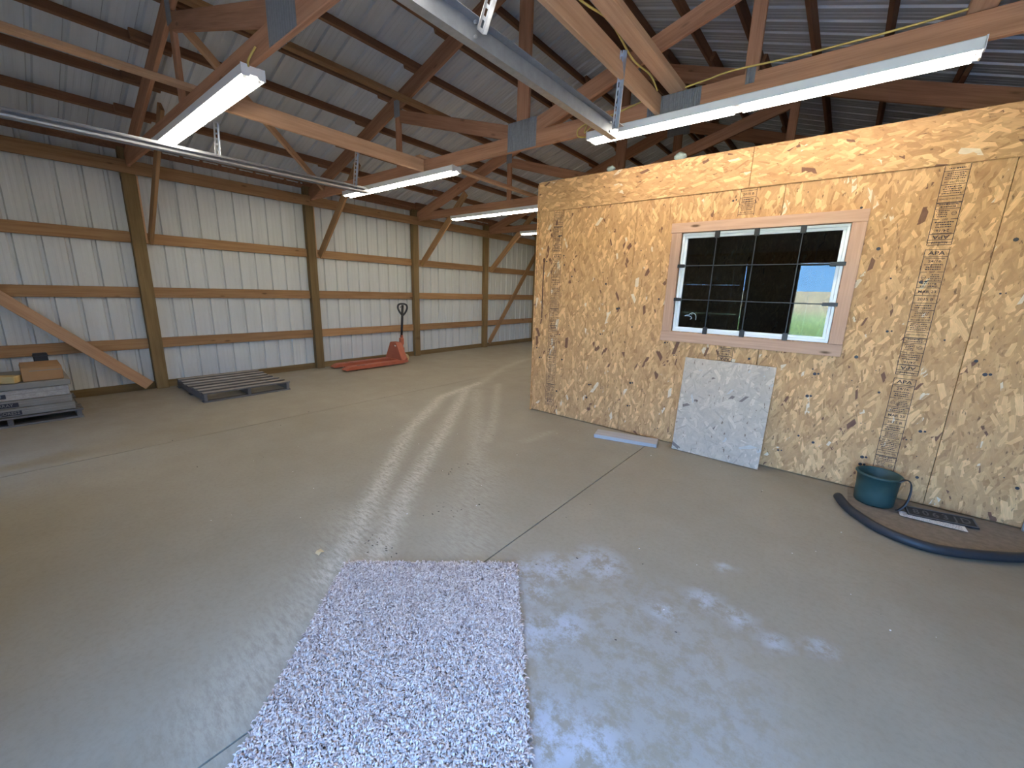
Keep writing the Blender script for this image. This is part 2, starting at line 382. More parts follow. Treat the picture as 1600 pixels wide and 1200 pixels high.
def slab(x0, x1):
    st = .05
    xs = np.linspace(x0, x1, int((x1 - x0) / st) + 1); ys = np.linspace(YF, YB, int((YB - YF) / st) + 1)
    nx, ny = len(xs), len(ys); X, Y = np.meshgrid(xs, ys); P = np.stack([X.ravel(), Y.ravel()], 1)
    V = np.concatenate([P, np.zeros((len(P), 1))], 1)
    i = np.arange((ny - 1) * (nx - 1)); r = i // (nx - 1); q = i % (nx - 1); b = r * nx + q
    F = np.stack([b, b + 1, b + nx + 1, b + nx], 1).tolist()
    V = V.tolist(); n0 = len(V)
    for j in (0, nx - 1):                      # slab edges at the joints
        base = len(V); V += [(xs[j], y, -.03) for y in ys]
        for k in range(ny - 1):
            a = k * nx + j; F.append([a, a + nx, base + k + 1, base + k] if j else [a + nx, a, base + k, base + k + 1])
    o = obj('slab', V, F, M['concrete'], floor)
    P = np.array([v[:2] for v in V])
    dust = np.zeros(len(P)); patch = np.zeros(len(P)); dirt = np.zeros(len(P))
    for poly, w, s in TRACKS: dust = np.maximum(dust, s * np.exp(-(seg_dist(P, poly) / w) ** 2))
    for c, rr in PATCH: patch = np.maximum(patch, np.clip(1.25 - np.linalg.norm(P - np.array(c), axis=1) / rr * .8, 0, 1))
    patch = np.maximum(patch, .55 * np.clip(1.3 - np.linalg.norm((P - np.array((-.45, 1.15))) / np.array((.55, .75)), axis=1), 0, .5))  # broad weak area painting daylight onto the floor beside the carpet
    hd = np.array(HOSE); yh = np.interp(P[:, 0], hd[:, 0], hd[:, 1], left=9, right=9)
    dirt = np.clip((P[:, 1] - yh) / .12, 0, 1) * (P[:, 1] < 4.4) * np.clip((P[:, 0] - .2) / .15, 0, 1)
    dirt = np.maximum(dirt, .35 * np.clip(1 - np.abs(P[:, 1] - 4.1) / .25, 0, 1) * (P[:, 0] > -1.2))
    dirt = np.maximum(dirt, .45 * np.clip((P[:, 0] + 0.2) / 1.6, 0, 1) * np.clip((P[:, 1] - 1.2) / 1.8, 0, 1))
    dirt = np.maximum(dirt, .5 * np.clip((-4.9 - P[:, 0]) / 2.0, 0, 1) * np.clip((2.5 - P[:, 1]) / 2, 0, 1))
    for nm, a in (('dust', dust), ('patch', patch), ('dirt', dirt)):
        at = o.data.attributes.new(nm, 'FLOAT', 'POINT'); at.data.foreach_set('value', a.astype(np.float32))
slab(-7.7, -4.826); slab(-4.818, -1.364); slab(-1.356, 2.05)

# ---------------------------------------------------------------- metal walls and roof sheets
PITCH = .2286
def profile():
    p = []
    for k in range(4):
        o = k * PITCH
        p += [(o, 0), (o + .012, .003), (o + .026, .003), (o + .036, 0), (o + .078, 0), (o + .090, .027), (o + .118, .027), (o + .130, 0), (o + .175, 0), (o + .185, .003), (o + .2, .003), (o + .212, 0)]
    return p + [(4 * PITCH, 0)]
PROF = profile()
def sheet_mesh(name, mat, top, bottom=0.0):
    """local: u along X, outward +Y, height Z; top(u) height"""
    V = []; F = []
    for u, d in PROF: V += [(u, d, bottom), (u, d, top(u)), (u, d + .0012, top(u)), (u, d + .0012, bottom)]
    for i in range(len(PROF) - 1):
        a = i * 4; F += [[a, a + 1, a + 5, a + 4], [a + 3, a + 7, a + 6, a + 2], [a + 1, a + 2, a + 6, a + 5], [a, a + 4, a + 7, a + 3]]
    me = bpy.data.meshes.new(name); me.from_pydata(V, [], F); me.materials.append(mat); return me
wall_left = struct('wall_left', 'long white ribbed metal wall on posts and girts', (XL, 0, 0))
wall_right = struct('wall_right', 'right white ribbed metal wall on posts and girts', (XR, 0, 0))
wall_back = struct('wall_back', 'far gable wall of white ribbed metal', (X0, YB, 0))
wall_front = struct('wall_front', 'near gable wall with the doors behind the viewer', (X0, YF, 0))
eave_z = purlin_bottom(XL) + ROOF - .035
me = sheet_mesh('wall_panel', M['wall_metal'], lambda u: eave_z)
y = YF - .02
while y < YB:
    # left wall: local X -> +Y world, local +Y (outward) -> -X
    obj('wall_panel', None, None, None, wall_left, Matrix(((0, -1, 0, XL), (1, 0, 0, y), (0, 0, 1, 0.03), (0, 0, 0, 1))), mesh=me)
    obj('wall_panel', None, None, None, wall_right, Matrix(((0, 1, 0, XR), (-1, 0, 0, y + 4 * PITCH), (0, 0, 1, 0.03), (0, 0, 0, 1))), mesh=me)
    y += 4 * PITCH
def gable(parent, Y, outward, opening):
    x = XL
    while x < XR:
        w = 4 * PITCH
        xa = x
        topf = (lambda u, xa=xa: purlin_bottom(xa + u) + ROOF - .004) if outward > 0 else (lambda u, xa=xa: purlin_bottom(xa + w - u) + ROOF - .004)
        zb = 0.02
        for (o0, o1, zt) in opening:
            if x + w > o0 + .05 and x < o1 - .05: zb = zt
        m = sheet_mesh('wall_panel', M['wall_metal'], topf, zb)
        mw = Matrix(((1, 0, 0, x), (0, 1, 0, Y), (0, 0, 1, 0), (0, 0, 0, 1))) if outward > 0 else Matrix(((-1, 0, 0, x + w), (0, -1, 0, Y), (0, 0, 1, 0), (0, 0, 0, 1)))
        obj('wall_panel', None, None, None, parent, mw, mesh=m); x += w
gable(wall_back, YB, 1, [])
DO0, DO1, DOZ = -0.75, 1.15, 2.17           # open doorway; closed door further left
gable(wall_front, YF, -1, [(-5.0, -1.62, 2.30), (DO0, DO1, DOZ)])
# fill pieces beside the openings so the doorways have straight jambs
for (a, b, zt) in ((-1.62, DO0, 2.32), (DO1, XR, 2.32), (-5.75, -5.0, 2.32)):
    obj('jamb_board', *bx(a, b, YF + .0, YF + .045, 0, zt, .004), M['gray_wood'], wall_front)
obj('header_board', *bx(-5.75, XR, YF + .05, YF + .09, DOZ, DOZ + .2, .004), M['girt'], wall_front)

for (wl_, xa, xb) in ((wall_left, -7.64, -7.61), (wall_right, 1.985, 2.015)):  # boards added to close the eave gap against sky light
    zt = purlin_bottom(xa if xa < 0 else xb) + ROOF + .022
    obj('eave_light_stop', *bx(xa, xb, YF - .05, YB + .05, zt - .16, zt, .004), M['girt'], wl_)
for (wl_, xa, xb) in ((wall_left, -7.558, -7.53), (wall_right, 1.915, 1.943)):  # inner strips added to stop light leaking in under the roof
    zt = purlin_bottom(xb if xa < 0 else xa) + ROOF + .02
    obj('inner_light_stop', *bx(xa, xb, YF, YB, zt - .085, zt, .003), M['purlin'], wl_)
# posts, girts, plate, skirt
for Yp in PY:
    for (wl_, x0, x1) in ((wall_left, -7.56, -7.46), (wall_right, 1.85, 1.945)):
        if wl_ is wall_left:
            boxobj('post', (3.15, .14, .10), M['post'], wl_, T((-7.51, Yp, 1.575)) @ Matrix.Rotation(-math.pi / 2, 4, 'Y'), .005)
        else:
            boxobj('post', (3.15, .14, .10), M['post'], wl_, T((1.895, Yp, 1.575)) @ Matrix.Rotation(-math.pi / 2, 4, 'Y'), .005)
for i in range(len(PY) - 1):
    a, b = PY[i] + .07, PY[i + 1] - .07
    for z in (.646, 1.346, 2.062):
        board('girt', (-7.543, a, z), (-7.543, b, z), .14, .038, M['girt'], wall_left)
        board('girt', (1.928, a, z), (1.928, b, z), .14, .038, M['girt'], wall_right)
    board('skirt_board', (-7.545, a, .05), (-7.545, b, .05), .10, .036, M['post'], wall_left)
    board('skirt_board', (1.925, a, .05), (1.925, b, .05), .10, .036, M['post'], wall_right)
for a, b in ((-1.0, 3.63), (3.63, 8.19), (8.19, 12.85)):
    board('wall_plate', (-7.441, a, 2.92), (-7.441, b, 2.92), .16, .036, M['girt'], wall_left)
    board('wall_plate', (1.83, a, 2.92), (1.83, b, 2.92), .16, .036, M['girt'], wall_right)
def wbrace(a, b):
    x = Vector(b) - Vector(a); R, mid, L = frame_mat(a, b, Vector((1, 0, 0)).cross(x).normalized())
    boxobj('wall_brace', (L, .03, .13), M['lumber'] if a[1] < 2 else M['girt'], wall_left, T(mid) @ R)
wbrace((-7.44, -1.0, 2.36), (-7.44, 1.17, .07)); wbrace((-7.44, 8.3, .12), (-7.44, 10.35, 2.62))
for i in range(1, 6):                        # scab beside each post and knee braces to the trusses
    Yp = PY[i]; Yt = Yp + .09
    board('scab', (-7.50, Yp + .083, 2.0), (-7.50, Yp + .083, 2.84), .05, .02, M['lumber'], wall_left, up=(1, 0, 0))
    board('knee_brace', (-7.42, Yt + .02, 2.02), (-6.05, Yt + .02, 3.33), .13, .036, M['girt'], wall_left)
    board('knee_brace', (1.81, Yt + .02, 2.02), (0.44, Yt + .02, 3.33), .13, .036, M['girt'], wall_right)

ceiling = struct('ceiling', 'open ribbed metal roof on timber purlins', (X0, 0, 4.7))
pit = math.atan(1 / 3)
for side in (-1, 1):
    half = (X0 - XL + .3) if side < 0 else (XR - X0 + .3)
    Ls = half / math.cos(pit)
    me = sheet_mesh('roof_panel', M['roof_metal'], lambda u: Ls)
    zr = CP + ROOF
    down = Vector((side * math.cos(pit), 0, -math.sin(pit))); out = Vector((side * math.sin(pit), 0, math.cos(pit)))
    y = YF - .15
    while y < YB + .2:
        u = Vector((0, 1, 0)); p = Vector((X0, y, zr))
        if u.cross(out).dot(down) < 0: u = Vector((0, -1, 0)); p = Vector((X0, y + 4 * PITCH, zr))
        mw = Matrix(((u.x, out.x, down.x, p.x), (u.y, out.y, down.y, p.y), (u.z, out.z, down.z, p.z), (0, 0, 0, 1)))
        obj('roof_panel', None, None, None, ceiling, mw, mesh=me); y += 4 * PITCH
    for k in range(0, 9):
        x = X0 + side * (.02 + .5575 * k) if k else X0 + side * .06
        if x < XL or x > XR: continue
        ends = [YF] + TY + [YB]
        for i in range(len(ends) - 1):
            dx = .021 if i % 2 else -.021     # purlins lap past one another over each truss
            xx = x + dx; z0 = purlin_bottom(xx) + ROOF / 2
            a = ends[i] - (.16 if i else 0); b = ends[i + 1] + (.16 if i < len(ends) - 2 else 0)
            if k == 0 and i % 2: pass
            board('purlin', (xx, a, z0), (xx, b, z0), ROOF - .004, .038, M['purlin'], ceiling, up=(-side * math.sin(pit) * -1, 0, math.cos(pit)))
obj('ridge_cap', *prism([(X0 - .2, CP + ROOF + .02 - .06), (X0, CP + ROOF + .03), (X0 + .2, CP + ROOF + .02 - .06), (X0 + .2, CP + ROOF - .03), (X0, CP + ROOF + .005), (X0 - .2, CP + ROOF - .03)][::1], 'y', YF - .1, YB + .1), M['roof_metal'], ceiling)

# ---------------------------------------------------------------- trusses
JX = 2.07                                   # mid joint offset from the ridge
def gusset(parent, x, z, w, h, Y, rows=14, round_=False):
    """toothed steel plate: sheet with pressed vertical flutes"""
    V = []; F = []
    n = rows * 2
    for i in range(n + 1):
        u = -w / 2 + w * i / n; d = .007 if i % 2 else .001
        for zz in (-h / 2, h / 2): V += [(u, -d, zz), (u, .0, zz)]
    for i in range(n):
        a = i * 4; F += [[a, a + 4, a + 6, a + 2], [a + 1, a + 3, a + 7, a + 5], [a + 2, a + 6, a + 7, a + 3], [a, a + 1, a + 5, a + 4]]
    F += [[0, 2, 3, 1], [n * 4, n * 4 + 1, n * 4 + 3, n * 4 + 2]]
    obj('gusset_plate', V, F, M['gusset'], parent, T((x, Y - .0195, z)))
    obj('gusset_plate', V, F, M['gusset'], parent, T((x, Y + .0195, z)) @ Matrix.Rotation(math.pi, 4, 'Z'))
tlabels = ['first timber roof truss overhead, nearest the viewer, above the left front light',
           'second timber roof truss, crossing just in front of the strand board room',
           'third timber roof truss, above the light that the room corner partly cuts off',
           'fourth timber roof truss, above the last short bit of light at the room corner',
           'fifth timber roof truss, farthest back over the strand board room']
for i, Yt in enumerate(TY):
    tr = thing('roof_truss', tlabels[i], 'truss', (X0, Yt, 2.93), 'timber roof trusses')
    for s in (-1, 1):
        xe = XL + .03 if s < 0 else XR - .03
        zc = lambda x: rafter_bottom(x) + .1
        a = (X0 + s * .02, Yt, zc(X0 + s * .02)); b = (xe, Yt, zc(xe))
        board('top_chord', a, b, .19, .038, M['truss'], tr)
        j = X0 + s * JX
        board('web', (j, Yt, 3.06), (j, Yt, rafter_bottom(j) + .03), .09, .037, M['truss'], tr, up=(1, 0, 0))
        board('web', (j, Yt, rafter_bottom(j) - .06), (X0 + s * .1, Yt, 3.10), .14, .036, M['truss'], tr)
        gusset(tr, j, rafter_bottom(j) + .02, .12, .2, Yt, 5)
        if s > 0: gusset(tr, j, 3.065, .06, .11, Yt, 3)
    sp = X0 + 1.53
    board('bottom_chord', (-7.45, Yt, 3.005), (sp, Yt, 3.005), .15, .038, M['truss'], tr)
    board('bottom_chord', (sp, Yt, 3.005), (1.82, Yt, 3.005), .15, .038, M['truss'], tr)
    board('king_post', (X0, Yt, 3.08), (X0, Yt, CP - .05), .15, .0385, M['truss'], tr, up=(1, 0, 0))
    gusset(tr, X0, 3.07, .37, .27, Yt, 12); gusset(tr, X0, CP - .18, .4, .2, Yt, 14)
    gusset(tr, sp, 3.005, .42, .145, Yt, 24)

# ---------------------------------------------------------------- lengthwise lumber under the trusses
def beam(label, a, b, depth, thick, mat, cat='beam'):
    Rr, mid, L = frame_mat(a, b); o = boxobj('ceiling_beam', (L, thick, depth), mat, None, T(mid) @ Rr)
    return tag(o, label, cat, 'lengthwise timbers between the trusses')
beam('pale timber on edge whose lower end carries the perforated hanger beside the right light', (-1.432, 1.36, 3.0), (-1.432, 3.60, 3.0), .14, .038, M['lumber'])
beam('broad pale timber lying flat across the trusses, right of the one with the hanger', (-1.315, -.95, 3.11), (-1.315, 3.70, 3.11), .055, .11, M['lumber'])
beam('brown timber on edge ending above the middle light, with the left track hanger on it', (-4.38, 1.36, 3.0), (-4.38, 3.60, 3.0), .14, .038, M['lumber'])
beam('long thin pale batten laid flat across the trusses, left of the left front light', (-4.6, -.95, 3.10), (-4.6, 3.78, 3.10), .038, .09, M['lumber'])
beam('thin pale batten running back from the middle light to the third truss', (-4.42, 3.55, 3.10), (-4.42, 6.05, 3.10), .038, .09, M['lumber'])
beam('thin batten nailed high under the sloping rafters near the left webs', (-4.66, 1.28, 3.79), (-4.66, 4.3, 3.79), .05, .09, M['girt'])
beam('pale timber end in the top right corner of the picture', (.33, -.95, 3.11), (.33, 3.70, 3.11), .05, .12, M['lumber'])
o = board('sway_brace', (-4.88, 1.36, 3.70), (-6.88, 3.6, 3.05), .09, .036, M['lumber'], None)
tag(o, 'long diagonal timber brace under the left rafters, passing behind the upper left light', 'brace')

# ---------------------------------------------------------------- fluorescent lights
def light(xa, Y, label, length=2.44, cool=False, z=2.93):
    th = thing('fluorescent_light', label, 'light', (xa, Y, z), 'fluorescent strip lights under the trusses')
    xb = xa + length
    W = .075
    body = prism([(-W, -.064), (-W, -.006), (-W + .006, 0), (W - .006, 0), (W, -.006), (W, -.064), (W - .004, -.064), (W - .008, -.045), (.024, -.052), (-.024, -.052), (-W + .008, -.045), (-W + .004, -.064)], 'x', 0, length)
    obj('housing', *body, M['white_enamel'], th, T((xa, Y, z)))
    for e in (0.0, length):
        s = .004
        cap = prism([(-W, -.068), (-W, .002), (-.03, .002), (-.018, -.016), (.018, -.016), (.03, .002), (W, .002), (W, -.068), (.03, -.068), (.02, -.05), (-.02, -.05), (-.03, -.068)], 'x', e - s, e + s)
        obj('end_cap', *cap, M['white_enamel'], th, T((xa, Y, z)))
    half = length / 2
    for k in (0, 1):
        for sy in (-1, 1):
            pts = [(xa + k * half + .03, Y + sy * .045, z - .066), (xa + (k + 1) * half - .03, Y + sy * .045, z - .066)]
            tube('tube', pts, .0145, M['tube_cool'] if cool else M['tube'], th, n=10)
            for p in pts:
                g = bx(p[0] - .008, p[0] + .008, p[1] - .012, p[1] + .012, z - .078, z - .045, .002)
                if p is pts[0] and k == 0 or p is pts[1] and k == 1: g = bx(p[0] - .012, p[0] + .004, p[1] - .012, p[1] + .012, z - .078, z - .045, .002)
                obj('lamp_holder', *g, M['white_enamel'], th)
    return th
light(-5.81, 1.33, 'double tube strip light at upper left, cut across by the galvanized track')
light(-6.28, 3.66, 'strip light in the middle left, its left end behind the track hanger')
light(-6.36, 5.97, 'strip light farther back, its right end hidden by the strand board corner')
light(-6.40, 8.27, 'farthest strip light, only a short bright bit left of the strand board corner')
light(-2.07, 3.66, 'longest looking strip light at upper right, just above the strand board room', cool=True)
light(-1.97, 1.33, 'strip light at the top edge of the picture, only its end in view', cool=True)

# ---------------------------------------------------------------- garage door tracks
def door_track(x, label, s, hangers):
    """C-shaped roll-up door track; s = +1 opens towards +X"""
    th = thing('door_track', label, 'track', (x, 1.0, 2.7), 'galvanized door tracks')
    prof = [(-.028, -.026), (.028, -.026), (.030, -.012), (.027, -.012), (.025, -.023), (-.025, -.023), (-.025, .023), (.025, .023), (.027, .012), (.030, .012), (.028, .026), (-.028, .026)]
    prof = [(s * u, v) for u, v in prof]
    path = [(3.2, 2.70, 0), (.15, 2.66, 0)]
    for k in range(0, 9):
        a = k / 8 * math.pi / 2
        path.append((.0 - math.sin(a) * .42 - .2, 2.66 - .42 + math.cos(a) * .42, a))
    path.append((-.62, .02, math.pi / 2))
    V = []; F = []; n = len(prof)
    for (yy, zz, a) in path:
        for u, v in prof: V.append((x + u, yy - v * math.sin(a), zz + v * math.cos(a)))
    for i in range(len(path) - 1):
        for k in range(n): F.append([i * n + k, i * n + (k + 1) % n, (i + 1) * n + (k + 1) % n, (i + 1) * n + k])
    F += [list(range(n)), [(len(path) - 1) * n + k for k in range(n)][::-1]]
    obj('rail', V, F, M['galv'], th)
    ang = prism([(s * -.031, -.03), (s * -.031, .05), (s * -.034, .05), (s * -.034, -.033), (s * -.034 - .0 * s, -.033)][:4], 'y', .2, 3.19)
    V, F = ang; V = [(v[0] + x, v[1], v[2] + 2.66 + (v[1] - .15) * .0131) for v in V]
    obj('stiffener_angle', V, F, M['galv_dark'], th)
    V2, F2 = prism([(s * -.034, .047), (s * -.034, .05), (s * -.078, .05), (s * -.078, .047)], 'y', .2, 3.19)
    obj('stiffener_flange', [(v[0] + x, v[1], v[2] + 2.66 + (v[1] - .15) * .0131) for v in V2], F2, M['galv_dark'], th)
    for (a, b) in hangers:                    # slotted angle hanger: two rails and rungs, so the slots are real holes
        a = Vector(a); b = Vector(b); R, mid, L = frame_mat(a, b, (0, 1, 0)); g = []
        for w0, w1 in ((-.022, -.008), (.008, .022)): g.append(bx(-L / 2, L / 2, -.0015, .0015, w0, w1))
        k = -L / 2
        while k < L / 2: g.append(bx(k, min(k + .016, L / 2), -.0015, .0015, -.008, .008)); k += .046
        g.append(bx(-L / 2, L / 2, -.0015, .028, .0165, .019))
        obj('hanger', *merge(*g), M['galv'], th, T(mid) @ R)
        for zz in (.03, -.03):
            v, f = tube_geo([(-.006, 0, 0), (.006, 0, 0)], .008, 6); obj('bolt', [Vector((v_[0], v_[1], v_[2])) + a + Vector((s * .03, 0, zz + .02)) for v_ in v], f, M['galv'], th)
    return th
door_track(-1.60, 'wide looking galvanized door track at top centre, ending at the right light', -1,
           [((-1.52, 3.02, 2.68), (-1.40, 2.82, 3.06)), ((-1.52, 1.60, 2.67), (-1.40, 1.63, 2.98))])
door_track(-4.98, 'galvanized door track crossing the left side in front of the upper left light', 1,
           [((-5.02, 3.03, 2.68), (-4.86, 2.99, 3.08)), ((-5.02, 1.58, 2.67), (-4.90, 1.56, 2.98))])

# ---------------------------------------------------------------- strand board room
PYF = 4.19                                  # face of the room's front panels
room = struct('wall_partition', 'strand board front wall of the inner room', (-.5, PYF, 0))
def panel(name, x0, x1, z0, z1, y0, y1, mat, parent, hole=None, c=.002):
    """sheet with bevelled rim; optional rectangular hole"""
    cx, cz = (x0 + x1) / 2, (z0 + z1) / 2
    if hole is None:
        return boxobj(name, (x1 - x0, y1 - y0, z1 - z0), mat, parent, T((cx, (y0 + y1) / 2, cz)), c)
    hx0, hx1, hz0, hz1 = hole; xs = sorted({x0, max(x0, hx0), min(x1, hx1), x1}); zs = [z0, hz0, hz1, z1]; V = []; F = []; idx = {}
    def vid(i, j, s):
        k = (i, j, s)
        if k not in idx: idx[k] = len(V); V.append((xs[i] - cx, (y0 if s == 0 else y1) - (y0 + y1) / 2, zs[j] - cz))
        return idx[k]
    solid = lambda i, j: 0 <= i < len(xs) - 1 and 0 <= j < 3 and not (xs[i] >= hx0 - 1e-6 and xs[i + 1] <= hx1 + 1e-6 and j == 1)
    for i in range(len(xs) - 1):
        for j in range(3):
            if not solid(i, j): continue
            q = [(i, j), (i + 1, j), (i + 1, j + 1), (i, j + 1)]
            F.append([vid(a, b, 0) for a, b in q]); F.append([vid(a, b, 1) for a, b in q][::-1])
            for (ni, nj, e0, e1) in ((i - 1, j, (i, j + 1), (i, j)), (i + 1, j, (i + 1, j), (i + 1, j + 1)), (i, j - 1, (i, j), (i + 1, j)), (i, j + 1, (i + 1, j + 1), (i, j + 1))):
                if not solid(ni, nj): F.append([vid(*e1, 0), vid(*e0, 0), vid(*e0, 1), vid(*e1, 1)])
    return obj(name, V, F, mat, parent, T((cx, (y0 + y1) / 2, cz)))
HOLE = (-1.318, -.04, 1.165, 2.09)
seams = [-3.0, -1.78, -.53, .708, 1.93]
PAN = []
for i in range(4):
    a, b = seams[i] + .002, seams[i + 1] - .002
    h = HOLE if i in (1, 2) else None
    if h: h = (max(h[0], a), min(h[1], b), h[2], h[3])
    PAN.append(panel('osb_panel', a, b, .012, 2.45, PYF, PYF + .011, M['osb'], room, h))
for a, b in ((-3.0, -.801), (-.798, 1.945)):
    panel('header_panel', a, b, 2.422, 2.742, PYF - .0115, PYF - .0005, M['osb_h'], room)
panel('sole_plate', -2.99, 1.9, .0, .04, PYF + .012, PYF + .10, M['girt'], room)
panel('top_plate', -2.99, 1.9, 2.60, 2.72, PYF + .012, PYF + .05, M['girt'], room)
# side wall, back wall and lid of the room
wall_side = struct('wall_room_side', 'strand board side wall of the inner room', (-3.0, 6, 0))
for k in range(4):
    boxobj('osb_panel', (1.216, .011, 2.74), M['osb'], wall_side, T((-3.0, PYF + .012 + .61 + 1.22 * k, 1.37)) @ Matrix.Rotation(math.pi / 2, 4, 'Z'))
boxobj('corner_trim', (.02, .03, 2.72), M['osb'], wall_side, T((-2.998, PYF - .002 + .0, 1.36)))
wall_rb = struct('wall_room_back', 'strand board back wall of the inner room', (-.5, 9.1, 0))
for k in range(4): panel('osb_panel', seams[k] + .002, seams[k + 1] - .002, .01, 2.74, 9.08, 9.091, M['osb'], wall_rb)
lid = struct('ceiling_room', 'strand board lid of the inner room', (-.5, 6.6, 2.76))
for k in range(4):
    for q in range(2): boxobj('osb_panel', (1.216, .011, 2.43), M['osb'], lid, T(((seams[k] + seams[k + 1]) / 2, PYF + .02 + 1.22 + 2.44 * q, 2.75)) @ Matrix.Rotation(math.pi / 2, 4, 'X'))

# grade stamps: flat ink of boxes, words and rows of small print
def text_geo(s, size):
    cu = bpy.data.curves.new('t', 'FONT'); cu.body = s; cu.size = size; cu.align_x = 'CENTER'; cu.align_y = 'CENTER'; cu.resolution_u = 2; cu.offset = size * .012
    o = bpy.data.objects.new('t', cu); me = bpy.data.meshes.new_from_object(o)
    g = ([v.co.copy() for v in me.vertices], [list(p.vertices) for p in me.polygons])
    bpy.data.objects.remove(o); bpy.data.curves.remove(cu); bpy.data.meshes.remove(me); return g
def rect(x0, x1, y0, y1): return [Vector((x0, y0, 0)), Vector((x1, y0, 0)), Vector((x1, y1, 0)), Vector((x0, y1, 0))], [[0, 1, 2, 3]]
_tg = {}
def small_print(rr, x0, x1, y, h):
    x = x0; out = []
    while x < x1:
        w = rr.uniform(.003, .011); out.append(rect(x, min(x + w, x1), y - h / 2 * rr.uniform(.5, 1), y + h / 2 * rr.uniform(.6, 1))); x += w + .0025
    return out
def stamp(ztop, clip0, clip1, W=.122, L=.928, skip=()):
    rr = random.Random(3); g = []
    Y = lambda f: ztop - f * L
    def ok(f, m=.012): return clip0 + m < Y(f) < clip1 - m and not any(a < Y(f) < b for a, b in skip)
    def word(f, s, size, flip=False, sx=1.0, x=0):
        if not ok(f): return
        k = (s, size)
        if k not in _tg: _tg[k] = text_geo(s, size)
        m = T((x, Y(f), 0)) @ (Matrix.Rotation(math.pi, 4, 'Z') if flip else Matrix.Identity(4)) @ Matrix.Scale(sx, 4, (1, 0, 0))
        g.append(moved(_tg[k], m))
    def line(f, a=-.5, b=.5):
        if ok(f, .002): g.append(rect(a * W, b * W, Y(f) - .0018, Y(f) + .0018))
    def rows(f0, f1, n, a=-.42, b=.42):
        for k in range(n):
            f = f0 + (f1 - f0) * (k + .5) / n; sh = rr.uniform(.0, .12)
            if ok(f): g.extend(small_print(rr, (a + sh) * W, (b - sh) * W, Y(f), (f1 - f0) * L / n * .55))
    def circle(f, x):
        if not ok(f, .02): return
        v, ff = [], []
        for k in range(16):
            a = 2 * math.pi * k / 16
            for r in (.0105, .013): v.append(Vector((x * W + r * math.cos(a), Y(f) + r * math.sin(a), 0)))
        for k in range(16): j = (k + 1) % 16; ff.append([2 * k, 2 * k + 1, 2 * j + 1, 2 * j])
        g.append((v, ff)); g.append(rect(x * W - .009, x * W + .009, Y(f) - .0015, Y(f) + .0015))
    for flip in (False, True):
        q = (lambda f: f) if not flip else (lambda f: .985 - f)
        word(q(.045 if not flip else .057), 'APA', .036, flip, 1.25); line(q(.018)); line(q(.07 if not flip else .078))
        word(q(.103), '24/16', .024, flip, 1.25); line(q(.083), -.4, .4)
        rows(min(q(.12), q(.17)), max(q(.12), q(.17)), 3)
        word(q(.182), '507', .017, flip, 1.1); line(q(.182), -.5, -.22); line(q(.182), .22, .5)
        rows(min(q(.195), q(.25)), max(q(.195), q(.25)), 4, -.1 if not flip else -.45, .45 if not flip else .1); circle(q(.222), -.3 if not flip else .3)
        line(q(.256)); rows(min(q(.262), q(.295)), max(q(.262), q(.295)), 2); line(q(.30))
    word(.33, 'MAR 23', .026, False, 1.1); line(.358); word(.387, '2015 B', .027, False, 1.1); line(.416)
    rows(.424, .462, 2); line(.47); rows(.478, .53, 4); word(.545, 'PS2-10, PRP-108', .0145, True, 1.0); line(.562)
    rows(.57, .63, 4); word(.66, 'THIS SIDE DOWN', .0135, True, 1.0); line(.64); line(.69)
    word(.968, 'Norbord', .02, True, 1.1); line(.985); line(.948)
    zt, zb = min(Y(.018), clip1), max(Y(.985), clip0)
    for s in (-1, 1):
        z0 = zb; cuts = sorted(skip); spans = []; lo = zb
        for a, b in cuts:
            if b > lo and a < zt: spans.append((lo, min(a, zt))); lo = b
        if lo < zt: spans.append((lo, zt))
        for a, b in spans:
            if b > a: g.append(rect(s * W / 2 - .0018, s * W / 2 + .0018, a, b))
    return merge(*g) if g else None
def add_stamps(panel_o, x, gaps, L, skip=()):
    for zt in gaps:
        g = stamp(zt, .03, 2.418, .122, L, skip)
        if g: obj('grade_stamp', *g, M['ink'], panel_o, T((x, PYF - .0009, 0)) @ Matrix.Rotation(math.pi / 2, 4, 'X'))
add_stamps(PAN[2], .444, [1.89 + .928, 1.89, .962], .928)
add_stamps(PAN[0], -2.715, [1.955 + .928, 1.955, 1.955 - .928], .928)
add_stamps(PAN[1], -.795, [2.735, 1.807, .879], .928, skip=((1.05, 2.2),))
# nail heads and dark pits
KN = [(.401, 1.651), (.235, 1.677), (.672, .869), (.594, .567)]
for i in range(4):
    rr = random.Random(20 + i); g = []
    a, b = seams[i] + .06, seams[i + 1] - .06
    pts = [p for p in KN if a < p[0] < b]
    for k in range(30):
        x = rr.choice((a + .02, (a + b) / 2 - .2, (a + b) / 2 + .2, b - .02)) + rr.uniform(-.03, .03) if k < 16 else rr.uniform(a, b)
        pts.append((x, rr.uniform(.1, 2.35)))
    for (x, z) in pts:
        if HOLE[0] - .1 < x < HOLE[1] + .1 and HOLE[2] - .1 < z < HOLE[3] + .1: continue
        r = rr.choice((.004, .006, .009, .011, .013)); n = 8
        v, f = tube_geo([(x, PYF + .002, z), (x, PYF - .0012, z)], r, n); g.append((v, f))
        if rr.random() < .3: g.append(tube_geo([(x + .024, PYF + .002, z + .004), (x + .024, PYF - .0012, z + .004)], r * .7, n))
    o = obj('nail_heads', *merge(*g), M['nail'], PAN[i]); o['kind'] = 'stuff'

